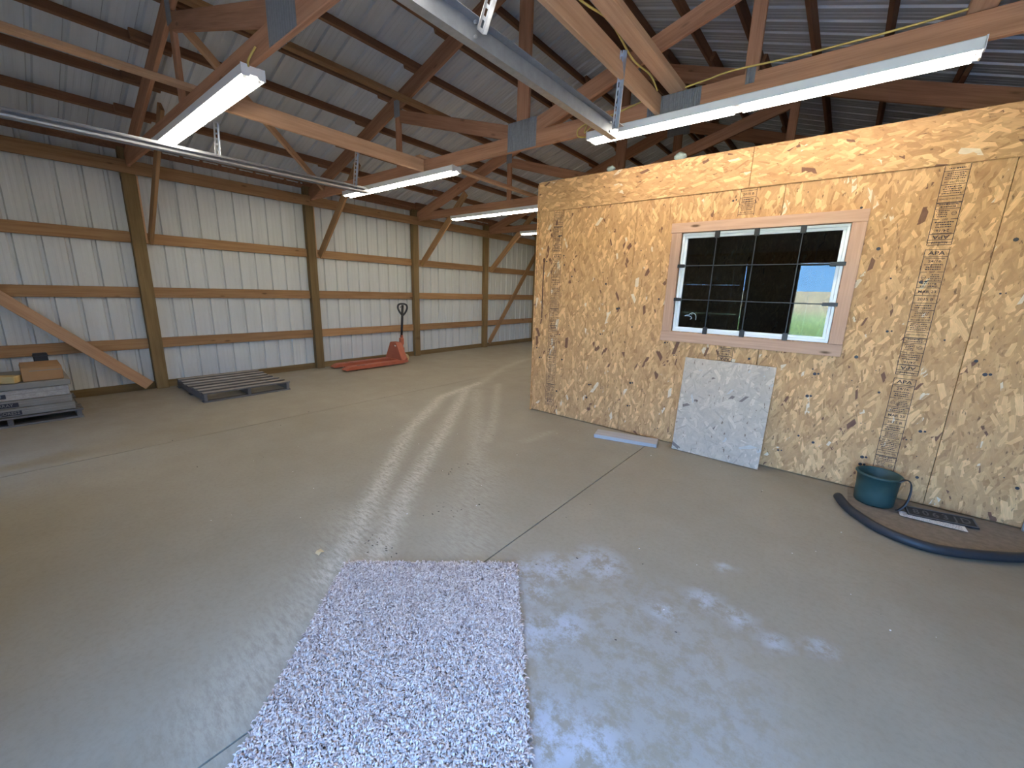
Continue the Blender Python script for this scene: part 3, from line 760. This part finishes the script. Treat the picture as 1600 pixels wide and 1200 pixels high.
# ---------------------------------------------------------------- window in the room wall
win = struct('window_1', 'barred slider window in a timber casing in the strand board wall', (-.68, PYF, 1.62))
yc = PYF - .02
panel('casing', -1.405, .037, 2.088, 2.176, yc - .018, yc + .019, M['casing'], win)
panel('casing', -1.402, .040, 1.066, 1.160, yc - .018, yc + .019, M['casing'], win)
boxobj('casing', (.925, .037, .09), M['casing'], win, T((-1.352, yc + .0005, 1.624)) @ Matrix.Rotation(-math.pi / 2, 4, 'Y'))
boxobj('casing', (.925, .037, .092), M['casing'], win, T((-.009, yc + .0005, 1.624)) @ Matrix.Rotation(-math.pi / 2, 4, 'Y'))
fx0, fx1, fz0, fz1 = -1.300, -.058, 1.166, 2.084
def ring(name, x0, x1, z0, z1, w, y0, y1, mat, parent):
    for (a, b, c_, d) in ((x0, x1, z1 - w, z1), (x0, x1, z0, z0 + w), (x0, x0 + w, z0 + w, z1 - w), (x1 - w, x1, z0 + w, z1 - w)):
        obj(name, *bx(a, b, y0, y1, c_, d, .003), mat, parent)
ring('outer_frame', fx0, fx1, fz0, fz1, .022, PYF - .012, PYF + .06, M['vinyl'], win)
ring('sash_frame', fx0 + .022, fx1 - .022, fz0 + .022, fz1 - .022, .022, PYF + .004, PYF + .05, M['vinyl'], win)
for (a, b, q) in ((fx0 + .04, fx1 - .04, .016),):
    p1 = obj('pane', *bx(a, b, PYF + q, PYF + q + .001, fz0 + .04, fz1 - .04), M['glass'], win)
    p2 = obj('pane', *bx(a, b, PYF + q + .016, PYF + q + .017, fz0 + .04, fz1 - .04), M['glass'], win)
def bar(a, b, parent=win):
    return board('security_bar', a, b, .010, .009, M['black_metal'], parent, up=(0, -1, 0))
yb = PYF - .030
for x in (-.995, -.683, -.355):
    o = bar((x, yb, fz0 + .01), (x, yb, fz1 - .01))
    for z in (fz1 - .025, fz0 + .025):
        obj('bar_bracket', *bx(x - .019, x + .019, yb - .006, PYF - .01, z - .032, z + .032, .002), M['black_metal'], o)
for z in (1.786, 1.474):
    o = bar((fx0 + .0, yb - .010, z), (fx1, yb - .010, z))
    for x in (fx0 + .02, fx1 - .035):
        hw = .03 if x < -1 else .05
        obj('bar_bracket', *bx(x - hw, x + hw, yb - .014, PYF - .01, z - .016, z + .014, .002), M['black_metal'], o)
# bird outline sticker on the glass
bird = [(-1.205, 1.318), (-1.185, 1.328), (-1.165, 1.330), (-1.150, 1.345), (-1.128, 1.349), (-1.108, 1.338), (-1.098, 1.315), (-1.098, 1.285)]
bird2 = [(-1.205, 1.318), (-1.180, 1.320), (-1.155, 1.318), (-1.14, 1.308), (-1.138, 1.297), (-1.15, 1.288)]
g = [tube_geo(smooth_path([(x, PYF + .0145, z) for x, z in b], 3), .0022, 5) for b in (bird, bird2)]
g.append(tube_geo([(-1.142, PYF + .0145, 1.334), (-1.138, PYF + .0145, 1.334)], .003, 5))
obj('bird_sticker', *merge(*g), M['vinyl'], win)
# ---------------------------------------------------------------- closed door and doorway in the near gable wall
d1 = struct('door_1', 'closed sectional garage door behind the viewer', (-3.3, YF + .2, 0))
for k in range(4):
    z0 = .02 + k * .58
    s = obj('door_section', *bx(-4.9, -1.68, YF + .06, YF + .10, z0, z0 + .575, .004), M['door_paint'], d1)
    for q in range(5):
        x0 = -4.84 + q * .63
        obj('raised_panel', *bx(x0 + .04, x0 + .58, YF + .10, YF + .112, z0 + .09, z0 + .49, .008), M['door_paint'], s)
trim = struct('trim_1', 'timber jambs of the open doorway behind the viewer', (.5, YF, 0))
board('jamb', (DO0 - .02, YF, 0.0), (DO0 - .02, YF, DOZ), .04, .14, M['casing'], trim, up=(1, 0, 0))
board('jamb', (DO1 + .02, YF, 0.0), (DO1 + .02, YF, DOZ), .04, .14, M['casing'], trim, up=(1, 0, 0))
board('jamb', (DO0, YF, DOZ + .02), (DO1, YF, DOZ + .02), .04, .14, M['casing'], trim)

# ---------------------------------------------------------------- ground outside
gx = [-400, -200, -100, -50, -25, -12, -6, -3, 0, 3, 6, 12, 25, 50, 100, 200, 400]
gy = [-1.12, -1.6, -2.5, -4, -6, -9, -13, -20, -30, -45, -70, -100, -150, -220, -300, -420]
V = []; F = []
for yy in gy:
    for xx in gx:
        d = -yy; z = -.06 + .0 if d < 6 else -.06 + (d - 6) * .0235 + .25 * math.sin(xx * .03 + d * .02) * min(1, d / 60)
        if d > 300: z -= (d - 300) * .03
        V.append((xx, yy, z))
n = len(gx)
for j in range(len(gy) - 1):
    for i in range(n - 1): F.append([j * n + i, (j + 1) * n + i, (j + 1) * n + i + 1, j * n + i + 1])
fld = obj('ground', V, F, M['field'], smooth=True); fld['kind'] = 'structure'; fld['label'] = 'dry grass field outside, seen reflected in the window'
nb = 6000; px = RNG.uniform(-5, 6, nb); py = -10.0 - RNG.random(nb) * 9; hh = RNG.uniform(.06, .22, nb); an = RNG.uniform(0, 6.28, nb)
V = []; F = []
for i in range(nb):
    z = -.06 + max(0, (-py[i] - 6)) * .0235; dx, dy = math.cos(an[i]) * .02, math.sin(an[i]) * .02; b = 3 * i
    V += [(px[i] - dx, py[i] - dy, z), (px[i] + dx, py[i] + dy, z), (px[i] + dy * 4, py[i] - dx * 4, z + hh[i])]; F.append([b, b + 1, b + 2])
gr = obj('grass', V, F, M['blade']); tag(gr, 'green grass tufts outside the open doorway, reflected in the window', 'grass', kind='stuff')

# ---------------------------------------------------------------- carpet
e1 = Vector((.757, .653, 0)); e2 = Vector((.653, -.757, 0)); A = Vector((-1.928, .99, 0))
CW, CL = .95, 1.78
rug = thing('carpet_mat', 'loose rectangle of shaggy lavender grey carpet on the concrete floor', 'carpet', tuple(A + e1 * .47 + e2 * .89))
mw = Matrix(((e1.x, e2.x, 0, A.x), (e1.y, e2.y, 0, A.y), (0, 0, 1, 0), (0, 0, 0, 1)))
def edge_l(v): return .006 * math.sin(v * 9) + .004 * math.sin(v * 31 + 1)
NB = 24; V = []; F = []
for k in range(NB + 1):
    v = CL * k / NB
    for (u, z) in ((edge_l(v), .001), (edge_l(v), .006), (CW, .006), (CW, .001)): V.append((u, v, z))
for k in range(NB):
    a = k * 4
    for i in range(4): F.append([a + i, a + (i + 1) % 4, a + 4 + (i + 1) % 4, a + 4 + i])
F += [[0, 3, 2, 1], [NB * 4 + i for i in range(4)]]
bk = obj('backing', V, F, M['carpet_back'], rug, mw)
nt = 62000
u = RNG.uniform(0, CW, nt); v = RNG.random(nt) * CL; u = np.where(u < edge_l(0) + .006, u + .006, u)
ang = RNG.uniform(0, 2 * np.pi, nt); ln = RNG.uniform(.008, .019, nt); ht = RNG.uniform(.006, .017, nt); wd = RNG.uniform(.0012, .0026, nt)
dx, dy = np.cos(ang), np.sin(ang); b0 = np.stack([u, v, np.full(nt, .005)], 1)
p1 = b0 + np.stack([dx * ln * .35, dy * ln * .35, ht * .8], 1); p2 = b0 + np.stack([dx * ln, dy * ln, ht], 1); p3 = b0 + np.stack([dx * ln * 1.35, dy * ln * 1.35, ht * .55], 1)
sd = np.stack([-dy, dx, np.zeros(nt)], 1) * wd[:, None]
VV = np.stack([b0 - sd, b0 + sd, p1 - sd * 1.3, p1 + sd * 1.3, p2 - sd * 1.2, p2 + sd * 1.2, p3 - sd * .5, p3 + sd * .5], 1)
base = (np.arange(nt) * 8)[:, None]
FF = np.concatenate([base + np.array([[0, 1, 3, 2]]), base + np.array([[2, 3, 5, 4]]), base + np.array([[4, 5, 7, 6]])], 0)
me = bpy.data.meshes.new('pile'); me.vertices.add(nt * 8); me.vertices.foreach_set('co', VV.reshape(-1).astype(np.float32))
me.loops.add(FF.size); me.polygons.add(len(FF)); me.loops.foreach_set('vertex_index', FF.reshape(-1).astype(np.int32))
me.polygons.foreach_set('loop_start', np.arange(0, FF.size, 4, dtype=np.int32)); me.update(calc_edges=True); me.validate()
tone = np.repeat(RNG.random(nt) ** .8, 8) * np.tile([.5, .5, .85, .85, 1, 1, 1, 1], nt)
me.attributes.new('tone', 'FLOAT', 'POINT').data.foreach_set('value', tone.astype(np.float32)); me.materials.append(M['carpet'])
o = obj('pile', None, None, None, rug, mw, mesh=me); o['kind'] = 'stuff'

# ---------------------------------------------------------------- things by the strand board wall
# weathered sheet leaning on the wall
R, mid, L = frame_mat((-1.131, 4.052, .0), (-.372, 4.052, .0), (0, .105, .92))
lean = boxobj('leaning_board', (.76, .011, .925), M['osb_gray'], None, T((-.7515, 4.052 + .0525 - .004, .465)) @ R, .001)
tag(lean, 'grey weathered strand board sheet leaning on the wall below the window', 'board')
pk = board('plank', (-1.895, 3.885, .019), (-1.275, 4.045, .019), .038, .185, M['painted_plank'], None, c=.003)
tag(pk, 'short grey washed plank lying on the floor along the strand board wall', 'plank')
# bucket
bk = thing('bucket', 'teal rubber bucket with a black strap handle by the strand board wall', 'bucket', (.41, 3.985, 0))
prof = [(.0, .002), (.112, .002), (.118, .012), (.121, .10), (.127, .218), (.133, .220), (.134, .236), (.129, .240), (.123, .236), (.116, .10), (.110, .016), (0, .014)]
V = []; F = []; n = 36
for r, z in prof:
    for k in range(n): a = 2 * math.pi * k / n; V.append((r * math.cos(a), r * math.sin(a) , z))
for i in range(len(prof) - 1):
    for k in range(n): F.append([i * n + k, i * n + (k + 1) % n, (i + 1) * n + (k + 1) % n, (i + 1) * n + k])
obj('body', V, F, M['teal'], bk, T((.41, 3.985, .007)), smooth=True)
v, f = tube_geo([(.135 * math.cos(a), .135 * math.sin(a), .229) for a in [2 * math.pi * k / 36 for k in range(36)]], .006, 6, True)
obj('rim', v, f, M['teal'], bk, T((.41, 3.985, .007)), smooth=True)
hp = smooth_path([(.10, -.085, .225), (.135, -.075, .250), (.165, -.06, .225), (.175, -.055, .15), (.165, -.065, .07), (.135, -.085, .02), (.118, -.09, .012)], 5)
V = []; F = []
for i, p in enumerate(hp):
    for w in (-.014, .014):
        for q in (0, .009): V.append(Vector(p) + Vector((q, w, 0)))
for i in range(len(hp) - 1):
    a = i * 4; F += [[a, a + 2, a + 6, a + 4], [a + 1, a + 5, a + 7, a + 3], [a, a + 4, a + 5, a + 1], [a + 2, a + 3, a + 7, a + 6]]
F += [[0, 1, 3, 2], [len(V) - 4, len(V) - 2, len(V) - 1, len(V) - 3]]
o = obj('handle', V, F, M['black_rubber'], bk, T((.41, 3.985, .007))); o['label'] = 'black strap handle'
v, f = tube_geo(smooth_path([(x, y_, .031) for x, y_ in HOSE], 6), .030, 12)
hose = obj('hose', v, f, M['black_rubber'], smooth=True); tag(hose, 'thick black rubber hose curving on the floor in front of the bucket', 'hose')
# dust heap kept behind the hose
rr = random.Random(5); V = []; F = []
nx_, ny_ = 40, 18
for i in range(nx_ + 1):
    x = .26 + i / nx_ * 1.1
    yl = float(np.interp(x, [h[0] for h in HOSE], [h[1] for h in HOSE])) + .04
    for j in range(ny_ + 1):
        s = j / ny_; yy = yl + (4.185 - yl) * s; e = min(1, 6 * s, 6 * (1 - s) + .4, i / 5, (nx_ - i) / 5)
        V.append((x, yy, .0008 + e * (.0015 + .0035 * rr.random())))
for i in range(nx_):
    for j in range(ny_): a = i * (ny_ + 1) + j; F.append([a, a + ny_ + 1, a + ny_ + 2, a + 1])
dirt = obj('dirt', V, F, M['dirt'], smooth=True); tag(dirt, 'thin brown dirt swept up between the hose and the strand board wall', 'dirt', kind='stuff')
# dark number plate with worn raised characters
pl = thing('number_plate', 'dark worn plate with raised characters lying on the dirt against the wall', 'plate', (.76, 3.99, .02))
R, mid, L = frame_mat((.585, 3.93, .026), (.955, 4.00, .029), (0, -.25, 1))
Mx = T(mid) @ R
boxobj('plate_body', (.37, .105, .010), M['black_metal'], pl, Mx)
g = []
for (a, b, c_, d) in ((-.182, .182, .043, .050), (-.182, .182, -.050, -.043), (-.182, -.175, -.043, .043), (.175, .182, -.043, .043)): g.append(bx(a, b, c_, d, .004, .008))
obj('raised_rim', *merge(*g), M['worn_gray'], pl, Mx)
for k, ch in enumerate('8 0 6 3 J D'.split()):
    v, f = text_geo(ch, .075); V = [Vector((q.x - .13 + k * .052, q.y, .0058)) for q in v]
    obj('character', V, f, M['worn_gray'], pl, Mx)
pp = thing('paper_card', 'white printed card poking out from under the dark plate', 'card', (.72, 3.88, .012))
R, mid, L = frame_mat((.555, 3.885, .012), (.885, 3.875, .012))
Rz = T((.72, 3.885, .0135)) @ Matrix.Rotation(.05, 4, 'Z')
boxobj('card', (.34, .085, .0015), M['white_paper'], pp, Rz, 0.0002)
g = []; r2 = random.Random(4)
for k in range(6): g += small_print(r2, -.15, .15, -.034 + k * .013, .005)
obj('print', *merge(*g), M['ink'], pp, Rz @ T((0, 0, .0011)))
gb = board('grey_upright', (1.27, 4.165, .0), (1.27, 4.165, .20), .16, .02, M['gray_wood'], None, up=(1, 0, 0))  # plain grey upright box set against the wall
tag(gb, 'grey upright offcut standing against the strand board wall at the right edge', 'piece')
# rod hanging on the room's left panel
rod = thing('hanging_rod', 'thin rusty rod hanging on the strand board wall near its left edge', 'rod', (-2.884, 4.18, 1.2))
tube('shaft', smooth_path([(-2.884, 4.182, 1.875), (-2.887, 4.180, 1.6), (-2.884, 4.182, 1.195)], 4), .007, M['rust'], rod, 6)
v, f = tube_geo([(-2.884, 4.182, 1.86), (-2.884, 4.18, 1.89), (-2.880, 4.176, 1.90)], [.012, .014, .006], 8); obj('knob', v, f, M['rust'], rod, smooth=True)
# insulation tufts on the top edge
def tuft(x, s, label):
    bm = bmesh.new(); bmesh.ops.create_icosphere(bm, subdivisions=3, radius=1)
    rr = random.Random(int(x * 100))
    V = [Vector((x + q.co.x * s * 1.6 * rr.uniform(.8, 1.2), 4.215 + q.co.y * .03 * rr.uniform(.8, 1.2), 2.758 + q.co.z * s * rr.uniform(.75, 1.25) + s * .5)) for q in bm.verts]
    bm.verts.index_update(); F = [[w.index for w in p.verts] for p in bm.faces]; bm.free()
    o = obj('insulation_tuft', V, F, M['insulation'], smooth=True); tag(o, label, 'insulation', 'insulation tufts on the room top')
tuft(-2.12, .028, 'flat grey green insulation tuft on the room top edge, the left one')
tuft(-1.42, .034, 'round grey green insulation tuft on the room top edge, the right one')

# ---------------------------------------------------------------- yellow cable
def cable(pts, label, r=.0065):
    v, f = tube_geo(smooth_path(pts, 6), r, 6); o = obj('electric_cable', v, f, M['cable'], smooth=True)
    return tag(o, label, 'cable', 'yellow electric cables')
cable([(-1.405, 1.6, 3.14), (-1.41, 2.2, 3.08), (-1.39, 2.6, 3.12), (-1.405, 3.0, 3.08), (-1.40, 3.3, 3.10), (-1.395, 3.46, 3.05)], 'yellow cable slung along the timber that carries the hanger')
cable([(-1.24, 3.62, 3.09), (-1.05, 3.61, 3.10), (-.9, 3.62, 3.115), (-.5, 3.62, 3.095), (0.0, 3.62, 3.09), (.4, 3.62, 3.10)], 'yellow cable running along the top of the second truss above the right light')
cable([(-2.06, 3.60, 2.89), (-2.16, 3.60, 2.91), (-2.17, 3.60, 2.97), (-2.08, 3.60, 3.0), (-2.1, 3.60, 2.93), (-2.0, 3.60, 2.985)], 'yellow cable loop at the left end of the right light')
cable([(-2.05, 3.60, 2.99), (-1.8, 3.59, 3.02), (-1.55, 3.58, 3.06), (-1.47, 3.57, 3.10)], 'yellow cable passing behind the perforated hanger')
cable([(-2.10, 1.28, 2.98), (-2.08, 1.26, 2.86), (-2.02, 1.27, 2.83), (-1.98, 1.28, 2.90)], 'yellow cable hanging by the light at the top edge of the picture')
cable([(-3.36, 1.3, 2.92), (-3.3, 1.28, 2.93), (-3.22, 1.3, 2.99)], 'short yellow cable at the right end of the upper left light')

# ---------------------------------------------------------------- pallet, stack and pallet jack by the left wall
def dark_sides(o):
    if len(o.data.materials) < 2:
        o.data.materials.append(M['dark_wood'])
        for p in o.data.polygons: p.material_index = 0 if p.normal.z > .8 else 1  # sides coloured dark, stain plus painted shade for the deck gaps
def pallet(name, label, x0, x1, y0, y1, h, mat, ntop=7, group=None, gap=None):
    """stringers run along X at three Y positions; deck boards run along Y"""
    th = thing(name, label, 'pallet', ((x0 + x1) / 2, (y0 + y1) / 2, 0), group); rr = random.Random(2)
    for k in range(3):
        yy = y0 + .03 + (y1 - y0 - .06) * k / 2
        board('stringer', (x0 + .01, yy, h / 2), (x1 - .01, yy, h / 2), h - .036, .04, M['dark_wood'], th)
    for k in range(ntop):
        xx = x0 + .05 + (x1 - x0 - .1) * k / (ntop - 1)
        dy = rr.uniform(-.012, .012)
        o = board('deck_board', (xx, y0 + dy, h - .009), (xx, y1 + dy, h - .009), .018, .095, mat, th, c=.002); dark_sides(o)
    for k in (0, .5, 1):
        xx = x0 + .05 + (x1 - x0 - .1) * k
        board('bottom_board', (xx, y0, .009), (xx, y1, .009), .018, .09, M['dark_wood'], th, c=.002)  # coloured dark so the deck gaps look shaded underneath
    return th
pallet('pallet', 'empty grey wooden pallet on the floor between the first two wall posts', -7.40, -6.16, 1.46, 2.52, .125, M['gray_wood'], 7, 'wooden pallets')
pallet('pallet', 'dark pallet under the stack of flat cartons at the left edge', -7.42, -6.42, -.62, .42, .10, M['dark_wood'], 6, 'wooden pallets')
zs = [.102, .185, .265, .375, .440]
lab = ['lowest flat grey carton of the stack on the dark pallet', 'second flat grey carton from below in the stack on the dark pallet', 'thick streaked grey carton in the middle of the stack on the dark pallet', 'thin grey carton topmost of the stack, under the brown box']
for k in range(4):
    th = thing('flat_carton', lab[k], 'carton', (-6.9, -.1, zs[k]), 'flat cartons stacked on the dark pallet')
    dx = (.0, .012, .02, .0)[k]; hgt = zs[k + 1] - zs[k] - .002
    obj('body', *bx(-7.38, -6.455 - dx, -.58, .375 - dx, zs[k] + .001, zs[k] + hgt, .006), M['gray_wood'] if k == 2 else M['carton'], th)
    if k < 3:
        obj('flap_edge', *bx(-6.456 - dx, -6.452 - dx, -.57, .36 - dx, zs[k] + hgt * .55, zs[k] + hgt * .6, .001), M['gray_wood'], th)
    if k < 3:
        yb_ = (-.01, -.02, -.09)[k]; z_ = zs[k] + hgt * .45
        obj('label_strip', *bx(-6.453 - dx, -6.4505 - dx, -.5, yb_, z_ - .022, z_ + .022, .001), M['label_ink'], th)
        v, f = text_geo(('CORES2', 'RRAY', 'OAK 3')[k], .04)
        obj('lettering', [Vector((-6.4498 - dx, q.x + yb_ - .085, q.y + z_)) for q in v], f, M['carton'], th)
cb = thing('cardboard_box', 'brown cardboard box on top of the carton stack', 'box', (-6.6, .2, .44))
obj('body', *bx(-6.86, -6.50, .045, .335, .441, .585, .005), M['cardboard'], cb)
obj('flap', *prism([(-6.52, .585), (-6.50, .587), (-6.505, .592), (-6.86, .600), (-6.86, .593)], 'y', .05, .33), M['cardboard'], cb)
obj('tape', *bx(-6.5005, -6.4985, .10, .33, .545, .552, .0003), M['carton'], cb)
yw = thing('timber_block', 'yellowish timber block with a pale end lying beside the brown box', 'block', (-6.55, -.1, .44))
board('block', (-6.72, -.36, .478), (-6.50, .02, .478), .07, .12, M['yellow_wood'], yw)
bb = thing('black_case', 'small black case standing behind the brown box', 'case', (-6.95, .2, .44))
obj('body', *bx(-7.02, -6.92, .16, .27, .441, .675, .008), M['black_metal'], bb); obj('lid', *bx(-7.025, -6.915, .155, .275, .64, .652, .003), M['black_rubber'], bb)

pj = thing('pallet_jack', 'orange pallet jack with black loop handle against the left wall', 'pallet jack', (-7.05, 4.9, 0))
YT, YH = 3.74, 5.02                         # fork tips and heel
for xc in (-7.27, -6.86):
    fk = prism([(YT, .035), (YT + .08, .075), (YT + .12, .085), (YH, .085), (YH, .03), (YT + .3, .03), (YT + .02, .02)], 'x', xc - .075, xc + .075)
    fo = obj('fork', *fk, M['orange'], pj)
    obj('fork_lip', *bx(xc - .078, xc - .07, YT + .12, YH, .022, .084, .002), M['orange'], fo); obj('fork_lip', *bx(xc + .07, xc + .078, YT + .12, YH, .022, .084, .002), M['orange'], fo)
    for q in (.27, .33): obj('fork_slot', *bx(xc - .03 + (q - .27), xc + .0 + (q - .27), YT + q, YT + q + .07, .0845, .0858, .0002), M['black_rubber'], fo)
    for sx in (-.02, .02):
        v, f = tube_geo([(xc + sx - .016, YT + .24, .035), (xc + sx + .016, YT + .24, .035)], .034, 14); obj('load_roller', v, f, M['black_rubber'], fo, smooth=False)
# A-shaped frame at the heel
obj('back_plate', *prism([(-7.34, .086), (-6.79, .086), (-6.95, .40), (-6.98, .425), (-7.14, .425), (-7.17, .40)], 'y', YH - .07, YH - .058), M['orange'], pj)
for q in (-1, 1):
    o = board('front_flange', (-7.065 + q * .278, YH + .03, .035), (-7.065 + q * .098, YH - .01, .415), .13, .014, M['orange'], pj, up=(0, 1, 0))
    v, f = tube_geo([(-7.065 + q * .262, YH + .055, .10), (-7.065 + q * .285, YH + .055, .10)], .022, 10); obj('pivot_pin', v, f, M['orange'], o)
obj('top_plate', *bx(-7.16, -6.97, YH - .07, YH + .06, .412, .426, .004), M['orange'], pj)
obj('heel_beam', *bx(-7.345, -6.785, YH - .08, YH + .07, .03, .088, .008), M['orange'], pj)
v, f = tube_geo([(-7.06, YH + .13, .12), (-7.06, YH + .13, .30), (-7.06, YH + .13, .301), (-7.06, YH + .13, .38)], [.06, .06, .04, .035], 16); obj('pump', v, f, M['orange'], pj, smooth=False)
for sx in (-.07, .07):
    v, f = tube_geo([(-7.06 + sx - .022, YH + .16, .088), (-7.06 + sx + .022, YH + .16, .088)], .086, 20); obj('steer_wheel', v, f, M['chip_wood'], pj)
obj('handle_socket', *merge(bx(-7.10, -7.02, YH + .10, YH + .17, .36, .50, .008), bx(-7.085, -7.035, YH + .12, YH + .165, .48, .56, .005)), M['orange'], pj)
tube('handle_shaft', [(-7.06, YH + .14, .52), (-7.06, YH + .19, 1.17)], .025, M['black_metal'], pj, 10)
loop = []
HX, HY = -7.06, YH + .185
for a, b in ((0, .955), (-.055, 1.02), (-.092, 1.10), (-.085, 1.165), (-.045, 1.19), (0, 1.194), (.045, 1.19), (.085, 1.165), (.092, 1.10), (.055, 1.02)): loop.append((HX + a * .76, HY + a * .65, b))
cl = loop + [loop[0]]; sp_ = smooth_path(cl, 4)[:-1]
v, f = tube_geo(sp_, .019, 8, True); obj('handle_loop', v, f, M['black_rubber'], pj, smooth=True)
tube('release_lever', [(HX - .005, HY, 1.13), (HX - .03, HY - .025, 1.135), (HX - .04, HY - .03, 1.11)], .006, M['black_metal'], pj, 6)
obj('sticker', *bx(-7.02, -6.97, YH - .0715, YH - .0705, .345, .375), M['white_paper'], pj)

# ---------------------------------------------------------------- bits on the floor
ps = thing('paper_scrap', 'folded pale scrap on the bare floor left of the carpet', 'scrap', (-2.22, .98, 0))
v = [(-.025, -.012, .002), (.025, -.010, .012), (.028, .006, .010), (-.022, .010, .003), (-.010, -.03, .001), (.03, -.028, .003), (-.025, -.012, .0035), (.025, -.010, .0135)]
obj('fold', v, [[0, 1, 2, 3], [4, 5, 7, 6], [0, 4, 6], [1, 7, 5]], M['chip_wood'], ps, T((-2.135, .955, 0)))
g = []; r3 = random.Random(9)
for k in range(90):
    if k < 45: x, yy = r3.gauss(*((-1.93, .10), (-2.0, .12), (-2.35, .06))[k % 3]), r3.gauss(*((1.78, .08), (1.2, .1), (2.2, .06))[k % 3])
    else: x, yy = r3.uniform(-5, 1.2), r3.uniform(.5, 4.0)
    if abs((Vector((x, yy, 0)) - A).dot(e1) - CW / 2) < CW / 2 + .03 and -.03 < (Vector((x, yy, 0)) - A).dot(e2) < CL: continue
    if x > .1 and yy > 3.3: continue
    s = r3.uniform(.0015, .0045)
    m = T((x, yy, s * .4)) @ Matrix.Rotation(r3.uniform(0, 6.3), 4, 'Z'); g.append(moved(chbox(s * 3, s * 1.3, s * .8, s * .2), m))
o = obj('dirt_crumbs', *merge(*g), M['soil_bit']); tag(o, 'scattered dark dirt crumbs on the concrete floor', 'crumbs', kind='stuff')
g = []
for k in range(45):
    x, yy = r3.uniform(-4, 1.0), r3.uniform(.6, 4.0); s = r3.uniform(.002, .005)
    if abs((Vector((x, yy, 0)) - A).dot(e1) - CW / 2) < CW / 2 + .03 and -.03 < (Vector((x, yy, 0)) - A).dot(e2) < CL: continue
    if x > .1 and yy > 3.3: continue
    m = T((x, yy, s * .4)) @ Matrix.Rotation(r3.uniform(0, 6.3), 4, 'Z'); g.append(moved(chbox(s * 2, s * 1.6, s * .8, s * .3), m))
o = obj('white_crumbs', *merge(*g), M['white_paper']); tag(o, 'scattered small white crumbs on the concrete floor', 'crumbs', kind='stuff')
